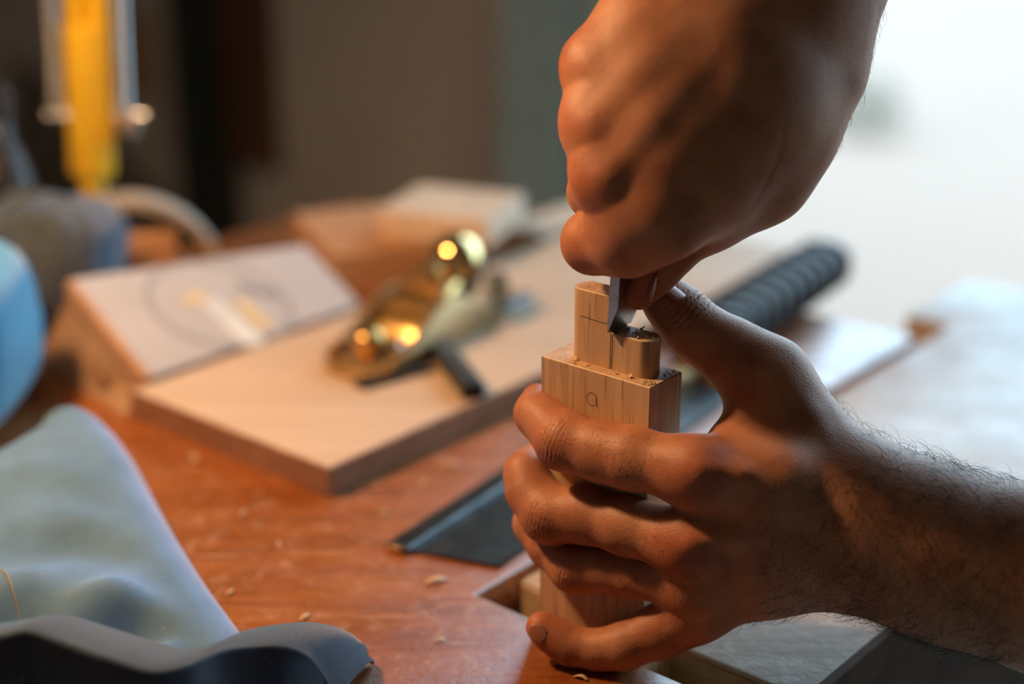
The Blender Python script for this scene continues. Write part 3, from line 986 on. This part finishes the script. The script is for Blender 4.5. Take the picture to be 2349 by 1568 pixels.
for i in range(NT2):
    for j in range(NS2):
        a = i * (NS2 + 1) + j
        ff.append([a, a + NS2 + 1, a + NS2 + 2, a + 1])
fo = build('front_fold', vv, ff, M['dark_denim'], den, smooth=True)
md = fo.modifiers.new('thickness', 'SOLIDIFY'); md.thickness = .0012; md.offset = -1

# ------------------------------------------------------------------ shavings scattered on the bench
spots = [(1037, 1072, .009, .4, 'pale curled shaving between the plywood board and the black saw blade'),
         (975, 1108, .007, 1.2, 'tiny shaving near the saw blade, just below the pale board edge'),
         (1000, 1338, .010, .2, 'largest flat shaving, in front of the tip of the saw blade'),
         (530, 1362, .005, .9, 'tiny shaving on the bench beside the lower slope of the denim'),
         (446, 1052, .011, 2.0, 'curled shaving against the front-left edge of the pale board'),
         (1335, 1556, .006, 2.4, 'small shaving right under the little finger at the bench front'),
         (880, 1180, .006, .3, 'small shaving below the near corner of the pale board'),
         (640, 1250, .005, 1.8, 'tiny lone shaving midway between the denim and the saw tip'),
         (700, 1420, .006, .7, 'small shaving just above the dark front fold of the denim'),
         (1010, 1470, .004, 2.9, 'very tiny shaving in front of the vise gap corner'),
         (560, 1180, .006, 1.1, 'small shaving in the orange lamplight before the pale board')]
for x, y, L_, a, lab in spots:
    p = onz(x, y)
    d = np.array([math.cos(a), math.sin(a), 0]); e = np.array([-d[1], d[0], 0])
    vv = []
    n_ = 9
    for i in range(n_):
        t = i / (n_ - 1)
        c = p + d * L_ * (t - .5) + Z * (.0006 + .18 * L_ * math.sin(t * math.pi)) + e * L_ * .25 * t * t
        w = L_ * .16 * (1 - .5 * abs(t - .5))
        vv += [c - e * w, c + e * w, c + e * w + Z * .0002, c - e * w + Z * .0002]
    ff = [[0, 1, 2, 3], [n_ * 4 - 1, n_ * 4 - 2, n_ * 4 - 3, n_ * 4 - 4]]
    for i in range(n_ - 1):
        for k_ in range(4):
            m_ = (k_ + 1) % 4
            ff.append([i * 4 + m_, i * 4 + k_, (i + 1) * 4 + k_, (i + 1) * 4 + m_])
    tag(build('wood_shaving', vv, ff, M['shaving'], base=p, smooth=True), lab, 'shaving', 'wood shavings scattered on the bench')

# ------------------------------------------------------------------ things along the dark back wall
def wall_box(name, x0, x1, y0, y1, u0, dep, mat, bev=.006):
    p = [onu(x, y, u0) for x, y in ((x0, y1), (x1, y1), (x1, y0), (x0, y0))]
    v0, v1 = p[0] @ V, p[1] @ V
    return MB().box(uv(u0, v1, p[0][2]), (v0 - v1) * V, dep * U, (p[3][2] - p[0][2]) * Z, bev).build(name, mat)
po = onu(440, 400, 1.86)
MB_ = MB().box(uv(1.86, po @ V - .045, FLOOR), .09 * V, .088 * U, (CEIL - FLOOR) * Z, .004).build('trim_1', M['dark_green'])
struct(MB_, 'dark green-black upright post against the back wall')
o = wall_box('hanging_board', 512, 618, -160, 372, 1.915, .034, M['rust'])
tag(o, 'red-brown wooden board hanging on the wall beside the dark post', 'board')
o = wall_box('hanging_tool_handle', 285, 335, 30, 215, 1.925, .024, M['timber'])
tag(o, 'short orange-brown wooden handle hanging on the wall behind the lamp', 'tool')
p = [onu(x, y, 1.90) for x, y in ((20, 150), (120, 240), (345, 470), (360, 640), (20, 640))]
o = MB().prism(p, .045 * U, .003).build('leaning_panel', M['tan'])
tag(o, 'dull tan panel with a slanted edge standing against the back wall', 'panel')

# ------------------------------------------------------------------ small shrub outside
sb = onz(1990, 305, -.95)
shr = thing('shrub', 'small grey-green shrub on the bright ground outside the window', 'shrub', sb)
mb = MB()
for i in range(420):
    d = RNG.normal(size=3); d /= np.linalg.norm(d); d[2] = abs(d[2])
    c = sb + Z * .03 + d * np.array([.15, .15, .20]) * RNG.uniform(.55, 1)
    a = RNG.normal(size=3); a /= np.linalg.norm(a)
    e = np.cross(a, d); e /= max(np.linalg.norm(e), 1e-6)
    mb.add([c - a * .02, c + e * .008, c + a * .02, c - e * .008], [[0, 1, 2, 3]])
fo_ = mb.build('foliage', M['leaf'], shr); fo_['kind'] = 'stuff'
MB().tube([sb, sb + Z * .08], [.012, .006], 8).build('stem', M['rust'], shr)

# ------------------------------------------------------------------ hands, grown as one surface each
def smin(a, b, k):
    h = np.clip(0.5 + 0.5 * (b - a) / k, 0, 1)
    return b + (a - b) * h - k * h * (1 - h)

def round_cone(P, a, b, r1, r2):
    """signed distance to a capsule with two radii"""
    ba = b - a
    l2 = ba @ ba
    rr = r1 - r2
    a2 = l2 - rr * rr
    il2 = 1.0 / l2
    pa = P - a
    y = pa @ ba
    z = y - l2
    x2 = ((pa * l2 - y[..., None] * ba) ** 2).sum(-1)
    y2 = y * y * l2
    z2 = z * z * l2
    k = np.sign(rr) * rr * rr * x2
    if a2 <= 0:
        return (np.linalg.norm(pa, axis=-1) - r1) if r1 > r2 else (np.linalg.norm(P - b, axis=-1) - r2)
    d = (np.sqrt(x2 * a2 * il2) + y * rr) * il2 - r1
    c1 = np.sign(z) * a2 * z2 > k
    c2 = np.sign(y) * a2 * y2 < k
    d = np.where(c2, np.sqrt(x2 + y2) * il2 - r1, d)
    d = np.where(c1, np.sqrt(x2 + z2) * il2 - r2, d)
    return d

class Sculpt:
    def __init__(self, vox):
        self.vox = vox
        self.floor = None
        self.palm, self.fingers, self.extra, self.cuts = [], [], [], []

    @staticmethod
    def node(n):
        x, y, d, r = n
        return wpt(x, y, d), r * mpp(d)

    def chain(self, nodes):
        ns = [self.node(n) for n in nodes]
        return [(ns[i][0], ns[i + 1][0], ns[i][1], ns[i + 1][1]) for i in range(len(ns) - 1)]

    def field(self, prims, k):
        lo = np.min([np.minimum(a - r1, b - r2) for a, b, r1, r2 in prims], axis=0) - .016
        hi = np.max([np.maximum(a + r1, b + r2) for a, b, r1, r2 in prims], axis=0) + .016
        i0 = np.clip(((lo - self.o) / self.vox).astype(int), 0, np.array(self.shape) - 1)
        i1 = np.clip(((hi - self.o) / self.vox).astype(int) + 2, 1, self.shape)
        ax = [self.o[j] + self.vox * np.arange(i0[j], i1[j]) for j in range(3)]
        P = np.stack(np.meshgrid(*ax, indexing='ij'), -1)
        D = None
        for (a, b, r1, r2) in prims:
            d = round_cone(P, a, b, r1, r2)
            D = d if D is None else smin(D, d, k)
        return tuple(slice(i0[j], i1[j]) for j in range(3)), D.astype(np.float32)

    def run(self, lo, hi):
        self.o = np.array(lo)
        self.shape = tuple((np.ceil((np.array(hi) - self.o) / self.vox)).astype(int))
        base = np.full(self.shape, .05, np.float32)
        for prims, k in self.palm:
            s, d = self.field(prims, k)
            base[s] = smin(base[s], d, k)
        tot = base.copy()
        for prims, k, kb in self.fingers:
            s, d = self.field(prims, k)
            tot[s] = np.minimum(tot[s], smin(base[s], d, kb))
        for prims, k in self.extra:          # tendons, veins, joint bumps
            s, d = self.field(prims, k)
            tot[s] = smin(tot[s], d, k)
        for prims, k in self.cuts:           # creases
            s, d = self.field(prims, k)
            tot[s] = -smin(-tot[s], d, k)
        if self.floor is not None:           # flattened where it rests on the bench
            zz = self.o[2] + self.vox * np.arange(self.shape[2])
            tot = np.maximum(tot, (self.floor - zz)[None, None, :].astype(np.float32))
        for ax_ in range(3):                 # close the surface where the arm leaves the volume
            for e_ in (0, -1):
                sl = [slice(None)] * 3
                sl[ax_] = e_
                tot[tuple(sl)] = np.maximum(tot[tuple(sl)], self.vox * .5)
        return tot

def surface_nets(D, o, vox):
    s = D < 0
    nx, ny, nz = D.shape
    corner = [s[i:nx - 1 + i, j:ny - 1 + j, k:nz - 1 + k] for i in (0, 1) for j in (0, 1) for k in (0, 1)]
    cnt = sum(c.astype(np.int8) for c in corner)
    act = (cnt > 0) & (cnt < 8)
    idx = np.full(act.shape, -1, np.int32)
    cells = np.argwhere(act)
    idx[act] = np.arange(len(cells))
    acc = np.zeros((len(cells), 3))
    num = np.zeros(len(cells))
    offs = [(i, j, k) for i in (0, 1) for j in (0, 1) for k in (0, 1)]
    for a in offs:
        for ax in range(3):
            if a[ax] == 0:
                b = list(a)
                b[ax] = 1
                pa, pb = cells + a, cells + b
                da = D[pa[:, 0], pa[:, 1], pa[:, 2]]
                db = D[pb[:, 0], pb[:, 1], pb[:, 2]]
                cr = (da < 0) != (db < 0)
                t = np.where(cr, da / np.where(cr, da - db, 1), 0)
                pt = np.array(a, float)[None, :] + t[:, None] * (np.array(b) - np.array(a))[None, :]
                acc[cr] += pt[cr]
                num[cr] += 1
    verts = o + vox * (cells + acc / num[:, None])
    faces = []
    for ax in range(3):
        sl0 = [slice(1, -1)] * 3
        sl0[ax] = slice(0, -1)
        sl1 = [slice(1, -1)] * 3
        sl1[ax] = slice(1, None)
        e = s[tuple(sl0)] != s[tuple(sl1)]
        inside = s[tuple(sl0)]
        p = np.argwhere(e)
        ins = inside[e]
        base = p + 1
        base[:, ax] -= 1
        b1, b2 = (ax + 1) % 3, (ax + 2) % 3
        def g(d1, d2):
            q = base.copy()
            q[:, b1] -= d1
            q[:, b2] -= d2
            return idx[q[:, 0], q[:, 1], q[:, 2]]
        quad = np.stack([g(1, 1), g(0, 1), g(0, 0), g(1, 0)], 1)
        quad[~ins] = quad[~ins][:, ::-1]
        faces.append(quad)
    F = np.concatenate(faces)
    F = F[(F >= 0).all(1)]
    return verts, F

def vert_normals(v, f):
    n = np.cross(v[f[:, 2]] - v[f[:, 0]], v[f[:, 3]] - v[f[:, 1]])
    out = np.zeros_like(v)
    for k in range(4):
        np.add.at(out, f[:, k], n)
    return out / np.maximum(np.linalg.norm(out, axis=1), 1e-12)[:, None]

def relax(v, f, it=2, lam=0.45):
    e = np.concatenate([f[:, [0, 1]], f[:, [1, 2]], f[:, [2, 3]], f[:, [3, 0]]])
    e = np.concatenate([e, e[:, ::-1]])
    deg = np.bincount(e[:, 0], minlength=len(v)).astype(float)
    for _ in range(it):
        a = np.stack([np.bincount(e[:, 0], v[e[:, 1], k], minlength=len(v)) for k in range(3)], 1)
        v = v + lam * (a / np.maximum(deg, 1)[:, None] - v)
    return v

def wrinkle(v, n, c, axis, dorsal, rad, span, count, amp, wav=.00035):
    """cross creases over the back of a joint"""
    axis = axis / np.linalg.norm(axis)
    side = np.cross(axis, dorsal)
    q = v - c
    near = np.linalg.norm(q, axis=1) < rad * 1.9
    s = q @ axis
    w = q @ side
    fac = np.clip((n @ dorsal) * 1.8 + .05, 0, 1) * np.exp(-(s / span) ** 2) * near
    s2 = s + wav * np.sin(w / .0031 + c[0] * 900) + .0002 * np.sin(w / .0013 + 2) + .035 * w * np.sin(c[2] * 4000)
    ph = s2 / (2 * span) * count
    g = np.abs((ph % 1.0) - .5) * 2                # 1 at crease
    g = np.clip((g - .62) / .38, 0, 1) ** 1.5
    return -amp * g * fac

def make_hand(name, sc, lo, hi, wr, flush, label, cat, base):
    D = sc.run(lo, hi)
    v, f = surface_nets(D, sc.o, sc.vox)
    v = relax(v, f, 2, .5)
    n = vert_normals(v, f)
    if (n * (v - v.mean(0))).sum() < 0:
        f = f[:, ::-1]
        n = -n
    disp = np.zeros(len(v))
    for (c, axis, dorsal, rad, span, count, amp) in wr:
        disp += wrinkle(v, n, c, axis, dorsal, rad, span, count, amp)
    v = v + n * disp[:, None]
    fl = np.zeros(len(v))
    for c, r, a in flush:
        fl = np.maximum(fl, a * np.exp(-((np.linalg.norm(v - c, axis=1) / r) ** 2)))
    o = build(name, v, f, M['skin'], None, smooth=True, base=base)
    at = o.data.attributes.new('flush', 'FLOAT', 'POINT')
    at.data.foreach_set('value', fl.astype(np.float32))
    tag(o, label, cat)
    return o, v, n, f

TOCAM = -FWD
# ---- hand steadying the block: fingers round its front, thumb up
L = Sculpt(0.00082)
L.floor = 0.0003
index = [(1600, 1082, -28, 74), (1450, 1050, 50, 70), (1385, 1036, 92, 67), (1296, 1010, 145, 66), (1254, 968, 195, 51), (1229, 948, 225, 45), (1232, 914, 268, 35)]
middle = [(1582, 1245, 40, 72), (1440, 1205, 125, 66), (1345, 1180, 190, 63), (1262, 1180, 236, 64), (1218, 1125, 278, 54), (1206, 1082, 300, 45), (1232, 1050, 345, 38)]
ring = [(1600, 1340, 95, 64), (1450, 1312, 190, 56), (1390, 1304, 222, 53), (1318, 1302, 258, 55), (1262, 1250, 312, 50), (1226, 1200, 350, 46), (1246, 1160, 400, 38)]
pinky = [(1600, 1400, 150, 62), (1520, 1445, 190, 62), (1430, 1482, 205, 52), (1370, 1490, 222, 44), (1308, 1480, 240, 44), (1272, 1458, 246, 40), (1243, 1438, 246, 37)]
thumb = [(1765, 868, 100, 82), (1672, 806, 112, 74), (1598, 758, 120, 64), (1560, 720, 122, 59), (1524, 684, 120, 47), (1512, 668, 120, 38)]
L.fingers = [(L.chain(index), .005, .010), (L.chain(middle), .005, .009), (L.chain(ring), .004, .009), (L.chain(pinky), .004, .010), (L.chain(thumb), .006, .012)]
L.palm = [
    (L.chain([(1600, 1082, -28, 74), (1780, 1105, 0, 92), (1960, 1150, 30, 100), (2080, 1190, 40, 105)]), .012),
    (L.chain([(1582, 1245, 40, 74), (1780, 1220, 42, 94), (1960, 1205, 45, 104), (2080, 1215, 45, 108)]), .012),
    (L.chain([(1600, 1340, 95, 64), (1780, 1290, 80, 88), (1960, 1250, 72, 104), (2080, 1270, 60, 118)]), .012),
    (L.chain([(1605, 1400, 150, 62), (1780, 1318, 120, 72), (1900, 1290, 100, 78), (2020, 1285, 90, 98)]), .012),
    (L.chain([(1765, 868, 100, 84), (1835, 985, 90, 88), (1915, 1085, 70, 92), (2010, 1150, 50, 98)]), .012),
    (L.chain([(1720, 968, 95, 58), (1700, 1050, 70, 80), (1780, 1130, 90, 95)]), .010),
    (L.chain([(1800, 1020, 110, 95), (1830, 1200, 130, 100), (1850, 1280, 140, 72)]), .012),
    (L.chain([(2010, 1160, 30, 112), (2200, 1235, 5, 120), (2440, 1290, -30, 152), (2700, 1360, -70, 175), (3200, 1480, -120, 200)]), .02),
    (L.chain([(2020, 1262, 40, 112), (2200, 1322, 25, 130), (2440, 1370, 0, 165), (2700, 1420, -40, 180), (3200, 1540, -90, 200)]), .02),
]
def ext(S, nodes, k):
    S.extra.append((S.chain(nodes), k))
# ulna head, tendons of index and middle, thumb tendon
ext(L, [(2060, 1375, -20, 26), (2075, 1385, -20, 26)], .012)
ext(L, [(1610, 1078, -96, 10), (1700, 1090, -92, 9), (1830, 1125, -76, 8)], .006)
ext(L, [(1590, 1245, -30, 10), (1690, 1232, -42, 9), (1850, 1210, -52, 8)], .006)
ext(L, [(1615, 1338, 32, 9), (1720, 1305, 5, 8), (1850, 1262, -26, 7)], .006)
ext(L, [(1770, 850, 30, 10), (1850, 960, 10, 9), (1930, 1075, -18, 8)], .007)
Lw = []
def wr_at(S, lst, nodes, i, count=6, amp=.00065, span=.0066, dors=None):
    p0, p1, p2 = [S.node(nodes[j])[0] for j in (i - 1, i, i + 1)]
    a1 = (p1 - p0) / np.linalg.norm(p1 - p0)
    a2 = (p2 - p1) / np.linalg.norm(p2 - p1)
    ax = a1 + a2
    ax /= np.linalg.norm(ax)
    d = ((a1 - a2) / max(np.linalg.norm(a1 - a2), 1e-6) + .9 * TOCAM) if dors is None else dors
    d = d - ax * (d @ ax)
    d /= np.linalg.norm(d)
    lst.append((p1, ax, d, S.node(nodes[i])[1], span, count, amp))
wr_at(L, Lw, index, 3, 7)
wr_at(L, Lw, middle, 3, 7)
wr_at(L, Lw, ring, 3, 6, .0008, .0055)
wr_at(L, Lw, index, 5, 4, .0005, .0032)
wr_at(L, Lw, thumb, 3, 6, .0013, .0072, dors=np.array([.45, -.55, .75]))
Lf = [(L.node(index[3])[0], .011, .9), (L.node(middle[3])[0], .011, .9), (L.node(ring[3])[0], .010, .8), (wpt(1610, 1100, -90), .013, .9),
      (wpt(1570, 1260, -20), .013, .9), (wpt(1690, 1050, -90), .012, .0), (L.node(index[6])[0], .010, .6), (L.node(pinky[6])[0], .012, .8), (L.node(middle[5])[0], .010, .6), (wpt(1660, 900, 110), .016, .7), (wpt(1520, 690, 110), .014, .5)]
lo = wpt(1150, 1560, 0)
hand_l, LV_, LN_, LF_ = make_hand('hand', L, (-0.008, 0.490, -0.004), (0.320, 0.678, 0.170), Lw, Lf,
    'bare hairy hand and forearm wrapped around the pine block, thumb raised', 'hand', wpt(2000, 1380, 60))

# ---- fist holding the chisel
R = Sculpt(0.00085)
rindex = [(1520, 500, -165, 84), (1440, 548, -105, 79), (1362, 555, -20, 66), (1362, 558, 70, 55), (1395, 575, 150, 46), (1440, 600, 175, 40)]
rmiddle = [(1392, 408, -150, 74), (1372, 430, -30, 62), (1365, 440, 90, 58), (1440, 452, 190, 52), (1520, 470, 190, 46), (1550, 480, 130, 40)]
rring = [(1366, 280, -130, 74), (1350, 300, 0, 60), (1350, 310, 110, 56), (1430, 330, 210, 52), (1520, 350, 210, 46), (1560, 360, 140, 40)]
rpinky = [(1364, 148, -100, 70), (1350, 165, 20, 54), (1355, 180, 110, 50), (1430, 200, 190, 46), (1500, 220, 190, 42), (1540, 230, 130, 38)]
rthumb = [(1752, 416, -10, 82), (1628, 500, 0, 70), (1530, 588, 25, 50), (1500, 625, 38, 45), (1467, 671, 45, 40)]
R.fingers = [(R.chain(rindex), .008, .010), (R.chain(rmiddle), .006, .008), (R.chain(rring), .006, .008), (R.chain(rpinky), .006, .008), (R.chain(rthumb), .006, .012)]
R.palm = [
    (R.chain([(1520, 500, -160, 86), (1600, 380, -150, 95), (1720, 150, -110, 110), (1820, -80, -60, 130)]), .016),
    (R.chain([(1396, 408, -145, 76), (1500, 280, -158, 84), (1650, 100, -128, 100), (1780, -110, -70, 120)]), .016),
    (R.chain([(1370, 280, -126, 76), (1480, 160, -135, 82), (1620, 20, -108, 95), (1750, -140, -60, 115)]), .016),
    (R.chain([(1368, 148, -98, 72), (1470, 45, -95, 78), (1600, -70, -70, 90), (1720, -170, -50, 110)]), .016),
    (R.chain([(1893, -20, 20, 130), (1856, 160, 10, 112), (1802, 315, -5, 92), (1752, 416, -10, 84)]), .016),
    (R.chain([(1640, 430, -90, 98), (1740, 270, -75, 115), (1800, 60, -45, 125)]), .018),
    (R.chain([(1540, 420, -135, 96), (1660, 270, -115, 112), (1750, 60, -80, 122)]), .018),
    (R.chain([(1455, 466, -138, 68), (1550, 360, -152, 84)]), .016),
    (R.chain([(1428, 342, -132, 66), (1540, 222, -148, 80)]), .016),
    (R.chain([(1425, 210, -108, 66), (1540, 105, -122, 76)]), .016),
    (R.chain([(1560, 330, 20, 110), (1600, 150, 20, 110), (1700, -40, 10, 110)]), .012),
    (R.chain([(1820, -60, -40, 165), (1960, -330, -20, 190), (2080, -560, 0, 210)]), .02),
]
ext(R, [(1372, 285, -196, 11), (1480, 165, -212, 9), (1640, 20, -198, 8)], .009)
ext(R, [(1400, 408, -214, 11), (1500, 285, -236, 9), (1660, 110, -220, 8)], .009)
ext(R, [(1372, 152, -162, 10), (1470, 55, -168, 8), (1590, -40, -155, 8)], .009)
ext(R, [(1400, 340, -205, 6), (1450, 285, -217, 6), (1500, 220, -219, 6), (1600, 150, -222, 6)], .006)
Rw = []
wr_at(R, Rw, rindex, 2, 5, .0003, .006)
Rf = [(wpt(1340, 410, -170), .012, .8), (wpt(1320, 280, -160), .012, .7), (wpt(1320, 145, -130), .012, .5), (wpt(1467, 690, 20), .012, .8), (wpt(1600, 560, 0), .016, .6), (wpt(1310, 560, -40), .010, .5)]
hand_r, RV_, RN_, RF_ = make_hand('hand', R, (0.016, 0.455, 0.128), (0.208, 0.680, 0.395), Rw, Rf,
    'fist coming down from above, gripping the chisel between thumb and curled index finger', 'hand', wpt(1450, 640, 0))
# ------------------------------------------------------------------ nails and hair
def project(P):
    d = (P - CAM) @ FWD
    return CX + FPX * ((P - CAM) @ RGT) / d, CY - FPX * ((P - CAM) @ UPV) / d, d

def surf(Vt, Nt, x, y, rad=7):
    px, py, d = project(Vt)
    m_ = np.where(((px - x) ** 2 + (py - y) ** 2 < rad * rad))[0]
    i = m_[np.argmin(d[m_])]
    return Vt[i], Nt[i]

def nail(hand, c, n, along, w, l, curv=.24):
    n = n / np.linalg.norm(n)
    along = along - n * (along @ n)
    along /= np.linalg.norm(along)
    ac = np.cross(n, along)
    vv, ff = [], []
    na, nb_ = 12, 10
    for lay in (.00045, -.0006):
        for i in range(nb_ + 1):
            b_ = i / nb_
            for j in range(na + 1):
                a = 2 * j / na - 1
                wid = w / 2 * (1 - .25 * (abs(b_ - .45) * 2) ** 4) * (.92 + .08 * b_)
                lift = -curv * wid * a * a - .0009 * (b_ - .5) ** 2
                endr = (-.0022 if b_ < .5 else .0009) * 0
                bb = b_ * (1 - .16 * a * a) + (.08 * a * a if b_ < .3 else 0) + endr
                vv.append(c + ac * wid * a + along * l * (bb - .5) + n * (lift + lay))
    K = (na + 1) * (nb_ + 1)
    for i in range(nb_):
        for j in range(na):
            q_ = i * (na + 1) + j
            ff.append([q_, q_ + 1, q_ + na + 2, q_ + na + 1])
            ff.append([K + q_, K + q_ + na + 1, K + q_ + na + 2, K + q_ + 1])
    ring = [j for j in range(na + 1)] + [i * (na + 1) + na for i in range(1, nb_ + 1)] + [nb_ * (na + 1) + j for j in range(na - 1, -1, -1)] + [i * (na + 1) for i in range(nb_ - 1, 0, -1)]
    for i in range(len(ring)):
        a, b_ = ring[i], ring[(i + 1) % len(ring)]
        ff.append([b_, a, K + a, K + b_])
    return build('fingernail', vv, ff, M['nail'], hand, smooth=True)

c, n = surf(LV_, LN_, 1226, 1456, 9)
nail(hand_l, c, n, wpt(1222, 1435, 246) - wpt(1262, 1478, 246), .0085, .0088)
c, n = surf(LV_, LN_, 1548, 652, 10)
nail(hand_l, c, n + np.array([.5, .2, .6]), wpt(1512, 640, 120) - wpt(1570, 710, 120), .0105, .0110)
c, n = surf(RV_, RN_, 1503, 668, 10)
nail(hand_r, c, n * .5 + np.array([1.2, .3, -.2]), wpt(1462, 712, 45) - wpt(1515, 630, 38), .0105, .0115)

def hair(hand, Vt, Nt, boxes, grow, seed):
    """short strands: each a thin curved three-sided tube"""
    rg = np.random.default_rng(seed)
    px, py, d = project(Vt)
    vis = (Nt @ TOCAM)
    vv, ff = [], []
    for (x0, x1, y0, y1, count, lmin, lmax, nmin, up_only) in boxes:
        m_ = (px > x0) & (px < x1) & (py > y0) & (py < y1) & (vis > nmin)
        if up_only:
            m_ &= vis < .45
        m_ = np.where(m_)[0]
        if len(m_) == 0:
            continue
        for i in rg.choice(m_, count):
            p, n_ = Vt[i], Nt[i]
            g = grow + rg.normal(size=3) * .62
            g = g - n_ * (g @ n_)
            g /= max(np.linalg.norm(g), 1e-9)
            L_ = rg.uniform(lmin, lmax)
            sd_ = np.cross(n_, g)
            curl = rg.uniform(-.7, .7)
            lift = rg.uniform(.25, 1.1)
            r_ = rg.uniform(.00005, .000085)
            pts = []
            for k_ in range(6):
                t = k_ / 5
                pts.append(p - n_ * .0003 + L_ * (g * t + n_ * lift * (t - .75 * t * t) + sd_ * curl * t * t * .6))
            b0_ = len(vv)
            for k_, q_ in enumerate(pts):
                rr = r_ * (1 - .75 * k_ / 5)
                for w in range(3):
                    a = w * 2.0944
                    vv.append(q_ + rr * (math.cos(a) * n_ + math.sin(a) * sd_))
            for k_ in range(5):
                for w in range(3):
                    z_ = (w + 1) % 3
                    ff.append((b0_ + k_ * 3 + w, b0_ + k_ * 3 + z_, b0_ + k_ * 3 + 3 + z_, b0_ + k_ * 3 + 3 + w))
    o_ = build('arm_hair', np.array(vv), np.array(ff), M['hair'], hand)
    o_['kind'] = 'stuff'
    return o_
hair(hand_l, LV_, LN_, [
    (1950, 2349, 1040, 1520, 1500, .005, .015, -.1, False),
    (1750, 1990, 1080, 1400, 480, .004, .009, .1, False),
    (1850, 2349, 900, 1250, 170, .006, .013, -.25, True),
    (1700, 2200, 1330, 1480, 190, .004, .009, -.3, True),
    (1380, 1560, 1220, 1370, 90, .003, .006, .2, False),
    (1370, 1500, 1000, 1100, 50, .002, .004, .2, False),
    (1680, 1800, 730, 860, 26, .002, .005, -.2, True),
], np.array([-.55, .1, -.65]), 11)
hair(hand_r, RV_, RN_, [(1860, 2040, 0, 360, 70, .004, .009, -.3, True)], np.array([.3, .1, -.8]), 12)
